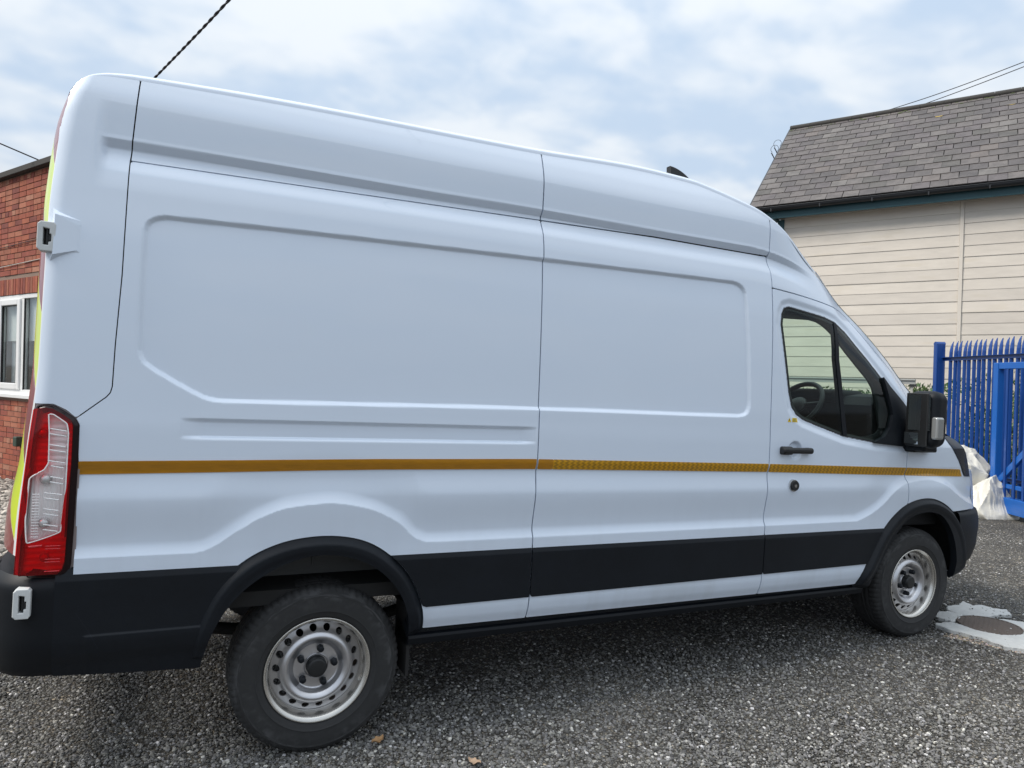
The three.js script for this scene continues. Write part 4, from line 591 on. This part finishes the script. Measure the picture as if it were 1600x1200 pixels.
  for (let x = -2.7; x < 3; x += .09) { if (rnd() < .45) continue; const [y, z] = up(4.06 + rr(0, .12)); const g = new THREE.IcosahedronGeometry(rr(.02, .045), 0); g.scale(1.6, .35, .8); g.rotateX(th); g.translate(x, y + .03, z); mesh('moss', g, moss, rf); }
  mesh('verge_board', [(() => { const g = new THREE.BoxGeometry(.03, .10, 4.28); g.rotateX(th); const [y, z] = up(2.16); g.translate(-2.755, y - .045, z); return g; })()], dark, b);
  for (const [s, h, k] of [[2.55, .02, 1], [2.86, .06, .8]]) { const [y, z] = up(s); const pts = [V(-2.76, y - .03, z), V(-2.80, y + .06, z), V(-2.84, y + .14, z)]; const hk = mesh('iron_hook', tube(pts, .013, 16, 6), dark, b); const cp = []; for (let i = 0; i <= 20; i++) { const a = -2.2 - i / 20 * 5.0; cp.push(V(-2.77 + .085 * Math.cos(a), y + .22 + .085 * Math.sin(a), z)); } mesh('iron_curl', tube(cp, .005, 40, 5), dark, hk); }
}
// ------------------------------------------------------------------ blue palisade fence and sliding gate
const blueMat = phy(.003, .052, .25, .42, { map: grime, clearcoat: .3 }), gateMat = phy(.005, .11, .44, .42, { map: grime, clearcoat: .3 });
function paleGeo() {
  const prof = [[-.041, .008], [-.027, .014], [-.014, -.012], [0, -.016], [.014, -.012], [.027, .014], [.041, .008]], rows = [[.06, 1, 0, 0], [2.10, 1, 0, 0], [2.20, .98, .004, 0], [2.27, .80, .018, .008], [2.32, .52, .034, .016], [2.366, .10, .056, .022]], pos = [], ind = [], w = prof.length;
  for (const s of [0, .004]) for (const [y, k, out, sh] of rows) for (const [x, z] of prof) pos.push(x * k + sh, y, z * Math.max(k, .3) + out + s);
  const n = rows.length; for (let f = 0; f < 2; f++) for (let j = 0; j < n - 1; j++) for (let i = 0; i < w - 1; i++) { const a = f * n * w + j * w + i; ind.push(a, a + 1, a + w, a + 1, a + w + 1, a + w); }
  const g = new THREE.BufferGeometry(); g.setAttribute('position', new THREE.Float32BufferAttribute(pos, 3)); g.setIndex(ind); const q = g.toNonIndexed(); q.computeVertexNormals(); return q;
}
{
  const f = thing('palisade_fence', 'tall blue steel palisade fence with pointed pales in front of the boarded wall', 'fence', null, [10.24, 0, -3.09]); f.rotation.y = Math.atan2(-.906, -.424);
  // local x runs along the fence towards the right of the picture
  const pg = paleGeo(); for (let i = 0; i < 30; i++) { const m = mesh('pale', pg, blueMat, f); m.position.set(i * .112, rr(-.006, .006), 0); m.rotation.z = rr(-.006, .006); m.rotation.y = Math.PI + rr(-.05, .05); }
  for (const y of [.42, 2.095]) mesh('rail', [box(-.28, 3.4, y - .028, y + .028, .016, .022), box(-.28, 3.4, y + .022, y + .028, .022, .062)], blueMat, f);
  mesh('post', [box(-.205, -.115, 0, 2.33, .0, .14, .012), (() => { const g = new THREE.CylinderGeometry(.045, .045, .14, 16, 1, false, 0, Math.PI); g.rotateX(Math.PI / 2); g.rotateZ(Math.PI / 2); g.translate(-.16, 2.325, .07); return g; })()], blueMat, f);
  mesh('post', [box(-.30, -.26, 0, 2.25, .02, .06)], blueMat, f);
  for (const y of [2.11]) for (const x of [-.10, -.24]) mesh('bolt', rod(V(x, y, -.02), V(x, y, .03), .012, 8), blueMat, f);
}
{
  const g = thing('sliding_gate', 'bright blue steel sliding gate frame with diagonal brace in front of the palisade', 'gate', null, [9.085, 0, -1.68]); g.rotation.y = Math.atan2(-.906, -.424);
  mesh('gate_stile', box(-.045, .045, .26, 1.982, -.045, .045, .008), gateMat, g); mesh('top_rail', box(.051, 3.2, 1.90, 1.982, -.04, .04, .006), gateMat, g);
  mesh('bottom_rail', box(.02, 3.2, .075, .27, -.06, .06, .008), gateMat, g); mesh('middle_rail', box(.051, 3.2, .385, .435, -.025, .025, .004), gateMat, g);
  mesh('brace', (() => { const L = 1.9, a = .74, q = new RoundedBoxGeometry(L, .075, .05, 2, .006); q.rotateZ(a); q.translate(.06 + L / 2 * Math.cos(a), .44 + L / 2 * Math.sin(a), 0); return q; })(), gateMat, g);
  for (let x = .21; x < 3.2; x += .165) { const m = mesh('gate_bar', box(-.018, .018, .272, 1.898, .018, .038), blueMat, g); m.position.x = x; }
}
// ------------------------------------------------------------------ hedge between fence and wall
seed = 31;
{
  const h = thing('hedge', 'dark green leafy hedge along the foot of the boarded wall behind the fence', 'hedge', null, [11.727, 0, -5.086]); h.rotation.y = -1.0297;
  const lg = new THREE.BufferGeometry(); lg.setAttribute('position', new THREE.Float32BufferAttribute([0, 0, 0, -.018, .03, .006, 0, .035, 0, .018, .03, .006, 0, .075, -.01], 3)); lg.setIndex([0, 2, 1, 0, 3, 2, 1, 2, 4, 2, 3, 4]); lg.computeVertexNormals();
  const N = 15000, im = new THREE.InstancedMesh(lg, phy(1, 1, 1, .55, { transmission: .25, thickness: 0 }), N), m = new THREE.Matrix4(), q = new THREE.Quaternion(), e = new THREE.Euler();
  let n = 0; while (n < N) {
    const x = rr(-1.8, 4.2), z = rr(.06, .85), tx = x; const hh = lin([-1.8, .2, .7, 1.0, 2, 4], [1.5, 1.66, 1.74, 1.86, 2.16, 2.2], x) + .22 * (fbm(x * 3, 2, 1, 3) - .5) * 2; const y = rr(.02, 1) * hh; const d = fbm(x * 2.4, y * 2.4, z * 2.4 + 5, 3); if (d < .44 + .10 * (y / hh)) continue;
    e.set(rr(-1.2, 1.2), rr(0, 6.28), rr(-1.2, 1.2)); q.setFromEuler(e); const s = rr(.6, 1.35); m.compose(V(x, y, z), q, V(s, s, s)); im.setMatrixAt(n, m); const k = rr(.55, 1.35), yl = rr(.7, 1.3); im.setColorAt(n, col(.075 * k * yl, .145 * k, .045 * k)); n++;
  }
  im.name = 'foliage'; im.userData.kind = 'stuff'; im.castShadow = im.receiveShadow = true; h.add(im);
  for (let i = 0; i < 16; i++) { const x = -1.6 + i * .37 + rr(-.1, .1); mesh('stem', tube([V(x, 0, .4), V(x + rr(-.06, .06), .6, rr(.3, .5)), V(x + rr(-.15, .15), 1.35, rr(.25, .55))], .012, 12, 5), std(.06, .045, .03, .9), h); }
}
// ------------------------------------------------------------------ steel beam on a post by the wall
{
  const b = thing('steel_beam', 'pale grey steel beam on a thin post in front of the boarded wall', 'beam', null, [11.727, 0, -5.086]); b.rotation.y = -1.0297;
  mesh('beam', [box(-2.2, .395, 1.765, 1.79, .93, 1.07, .004), box(-2.2, .395, 1.70, 1.7649, .985, 1.05, .003)], std(.36, .37, .36, .55, { map: grime }), b);
  mesh('post', box(.315, .355, 0, 1.70, .97, 1.01, .004), std(.45, .45, .42, .6, { map: grime }), b); mesh('post', box(-1.9, -1.86, 0, 1.70, .97, 1.01, .004), std(.45, .45, .42, .6, { map: grime }), b);
  mesh('end_bracket', box(.30, .41, 1.66, 1.70, .95, 1.03, .004), std(.08, .08, .08, .6), b);
}
// ------------------------------------------------------------------ crumpled polythene by the gate
function crumple(cx, cy, cz, rx, ry, rz, sd, planes, base) {
  // a sheet gathered into flat facets and sharp folds, slumped on the ground
  seed = sd; const g = new THREE.IcosahedronGeometry(1, 26), p = g.attributes.position, v = V(), ns = [];
  for (let i = 0; i < planes; i++) ns.push([V(rr(-1, 1), rr(-.9, 1), rr(-1, 1)).normalize(), rr(.66, 1.02)]);
  for (let i = 0; i < p.count; i++) {
    v.fromBufferAttribute(p, i).normalize(); let k = 1.25; for (const [n, d] of ns) { const c = n.dot(v); if (c > .05) { const q = d / c; k = Math.min(k, q); } }
    const rid = t => 1 - Math.abs(2 * t - 1); k *= 1 + .16 * (rid(vn(v.x * 2.3 + sd, v.y * 1.1 + v.z * 2, v.z * 2.3)) - .5) + .05 * (rid(vn(v.x * 6 + sd, v.y * 2.2 + 3, v.z * 6)) - .5);
    let y = cy + v.y * ry * k; if (y < base) y = base + (y - base) * .02; const fl = 1 + .3 * sst(.2, 0, y - base); p.setXYZ(i, cx + v.x * rx * k * fl, y, cz + v.z * rz * k * fl);
  }
  g.computeVertexNormals(); return g;
}
{
  const poly = phy(.80, .78, .70, .33, { transmission: .22, thickness: 0, clearcoat: .3, bumpMap: rep(grime, 2, 2), bumpScale: .01 });
  mesh('polythene_sheet', [crumple(8.93, .16, -1.66, .32, .40, .27, 311, 30, .004), crumple(8.98, .36, -2.12, .46, .66, .30, 84, 24, .004)], poly);
  tag(scene.children[scene.children.length - 1], 'crumpled translucent white polythene heaped against the foot of the blue gate', 'plastic sheet');
  const cb = new THREE.PlaneGeometry(.21, .15, 30, 22), p = cb.attributes.position; for (let i = 0; i < p.count; i++) { const x = p.getX(i), y = p.getY(i); p.setZ(i, .03 * (fbm(x * 22 + 2, y * 22, 5, 3) - .5) * 2); p.setX(i, x + .02 * (vn(x * 20, y * 20, 3) - .5)); p.setY(i, y + .02 * (vn(x * 18, y * 18, 9) - .5)); } cb.computeVertexNormals(); cb.rotateX(-.25); cb.translate(3.57, 1.505, .872); cb.applyMatrix4(bodyM);
  tag(mesh('plastic_bag', cb, phy(.62, .66, .66, .3, { transmission: .3, thickness: 0 })), 'crumpled clear plastic bag at the end of the dashboard inside the cab window', 'plastic bag');
}
// ------------------------------------------------------------------ manhole in its cracked white collar
seed = 12;
{
  const m = thing('manhole', 'round rusty manhole cover in a broken white cement collar by the front wheel', 'manhole', null, [4.42, 0, 1.05]);
  const L = (x, z) => new THREE.Vector2(x - 4.42, -(z - 1.05));
  const rag = pts => { const out = []; for (let i = 0; i < pts.length; i++) { const a = pts[i], b = pts[(i + 1) % pts.length]; const n = Math.max(1, Math.round(Math.hypot(a[0] - b[0], a[1] - b[1]) / .018)); for (let k = 0; k < n; k++) { const t = k / n, j = k ? .007 : 0; out.push(L(lerp(a[0], b[0], t) + rr(-j, j), lerp(a[1], b[1], t) + rr(-j, j))); } } return out; };
  const white = std(.56, .57, .56, .85, { map: grime, bumpMap: rep(grime, 4, 4), bumpScale: .014 });
  const circ = (r, n, a0 = 0, a1 = 2 * Math.PI) => { const o = []; for (let i = 0; i <= n; i++) { const a = lerp(a0, a1, i / n); o.push([4.42 + r * Math.cos(a), 1.05 + r * Math.sin(a)]); } return o; };
  const slab = (pts, h) => { const g = new THREE.ExtrudeGeometry(new THREE.Shape(rag(pts)), { depth: h, bevelEnabled: true, bevelSize: .004, bevelThickness: .004, bevelSegments: 1 }); g.rotateX(-Math.PI / 2); const uv = g.attributes.uv; for (let i = 0; i < uv.count; i++) uv.setXY(i, uv.getX(i) * 1.5, uv.getY(i) * 1.5); return g; };
  // near arc, far-left lump, far strip, right-hand apron
  mesh('collar', slab([[4.085, .90], [4.068, 1.021], [4.118, 1.155], [4.10, 1.33], [4.171, 1.405], [4.40, 1.60], [4.80, 1.60], [4.86, 1.30], [4.712, 1.10], [4.63, 1.01], ...circ(.196, 26, -.25, Math.PI + .35), [4.22, .915]], .022), white, m);
  mesh('collar', slab([[4.289, .761], [4.24, .80], [4.245, .905], [4.38, .875], [4.45, .845], [4.44, .76], [4.36, .74]], .022), white, m);
  mesh('collar', slab([[4.47, .735], [4.56, .67], [4.67, .69], [4.79, .635], [4.75, .735], [4.832, .749], [4.83, .83], [4.90, .88], [4.81, .965], [4.72, .93], [4.63, .93], [4.56, .90], [4.50, .86], [4.45, .83]], .020), white, m);
  const rust = std(.12, .095, .08, .8, { map: grime, bumpMap: rep(grime, 6, 6), bumpScale: .004 });
  const c = new THREE.CylinderGeometry(.188, .188, .022, 64); c.translate(0, .011, 0); const cv = mesh('cover', c, rust, m);
  for (let i = -6; i <= 6; i++) { const t = i * .027, L2 = Math.sqrt(.178 ** 2 - t * t); const a = mesh('cover_rib', box(-L2, L2, .0215, .0255, t - .005, t + .005), rust, cv); a.rotation.y = .5; }
  const ring = new THREE.TorusGeometry(.184, .005, 6, 64); ring.rotateX(Math.PI / 2); ring.translate(0, .022, 0); mesh('rim', ring, rust, m);
  pebbles('gravel', 'sandy crumbs and chips along the near edge of the white manhole collar', 900, () => { const t = rnd(); const x = lerp(4.02, 4.24, t) + rr(-.05, .05), z = lerp(1.03, 1.46, t) + rr(-.03, .03); return [x - .03 * rnd(), z]; }, () => { const v = rr(.18, .62); return [v, v * rr(.72, .92), v * rr(.5, .8)]; }, .003, .009);
  pebbles('gravel', 'dark grit and stones spilled onto the white manhole collar and cover', 420, () => { const a = rr(0, 6.28), k = rnd() < .7 ? rr(.30, .44) : rr(.1, .3); return [4.44 + k * Math.cos(a), 1.06 + k * Math.sin(a), .020]; }, stoneTone, .003, .010);
}
// ------------------------------------------------------------------ wires
const wireMat = std(.012, .013, .016, .6);
{
  const a = V(-1.471, 4.164, -5.223), b = V(-.062, 4.486, -1.252), c = V(1.35, 5.1, 2.8), crv = new THREE.CatmullRomCurve3([a, b, c]), gs = [];
  for (const ph of [0, Math.PI]) { const pts = []; for (let i = 0; i <= 260; i++) { const t = i / 260, p = crv.getPoint(t), an = t * 230 + ph; p.x += .0050 * Math.cos(an); p.y += .0050 * Math.sin(an); pts.push(p); } gs.push(new THREE.TubeGeometry(new THREE.CatmullRomCurve3(pts), 900, .0068, 6)); }
  tag(mesh('power_cable', gs, wireMat), 'thick twisted black cable rising from behind the van roof', 'cable');
  tag(mesh('overhead_wire', tube([V(-14.6, 8.93, -9.02), V(-3.301, 4.671, -7.288), V(-2.271, 4.283, -7.13)], .009, 60, 6), wireMat), 'thin black wire slanting down to the top of the brick wall', 'wire');
  tag(mesh('overhead_wire', tube([V(16.37, 9.182, -11.255), V(17.1, 9.32, -8.1), V(17.702, 9.62, -5.316)], .011, 30, 6), wireMat), 'upper of two thin wires in the sky above the slate roof', 'wire');
  tag(mesh('overhead_wire', tube([V(17.215, 9.24, -10.205), V(17.5, 9.36, -7.7), V(17.734, 9.531, -5.329)], .011, 30, 6), wireMat), 'lower of two thin wires in the sky, nearest the slate ridge', 'wire');
}
// ------------------------------------------------------------------ leaves on the gravel
function leaf(name, x, z, s, ry, c, label) { const g = new THREE.PlaneGeometry(.06, .042, 12, 8), p = g.attributes.position; for (let i = 0; i < p.count; i++) { const u = p.getX(i) / .03, v = p.getY(i) / .021; const w = Math.max(.12, (1 - u * u) * (0.75 + .35 * Math.abs(Math.sin(u * 5)))); p.setY(i, p.getY(i) * w); p.setZ(i, .008 * u * u + .006 * v * v + .003 * Math.sin(u * 7)); } g.computeVertexNormals(); g.rotateX(-Math.PI / 2); g.scale(s, s, s); g.rotateY(ry); g.translate(x, .014, z); tag(mesh(name, g, std(...c, .8)), label, 'leaf'); }
leaf('fallen_leaf', .254, 1.0, 1.1, .5, [.42, .25, .12], 'tan dry leaf on the gravel just behind the rear tyre contact');
leaf('fallen_leaf', .575, 1.315, 1.0, 2.2, [.45, .32, .22], 'pale brown dry leaf on the gravel at the bottom edge of the picture');

renderer.render(scene, camera);
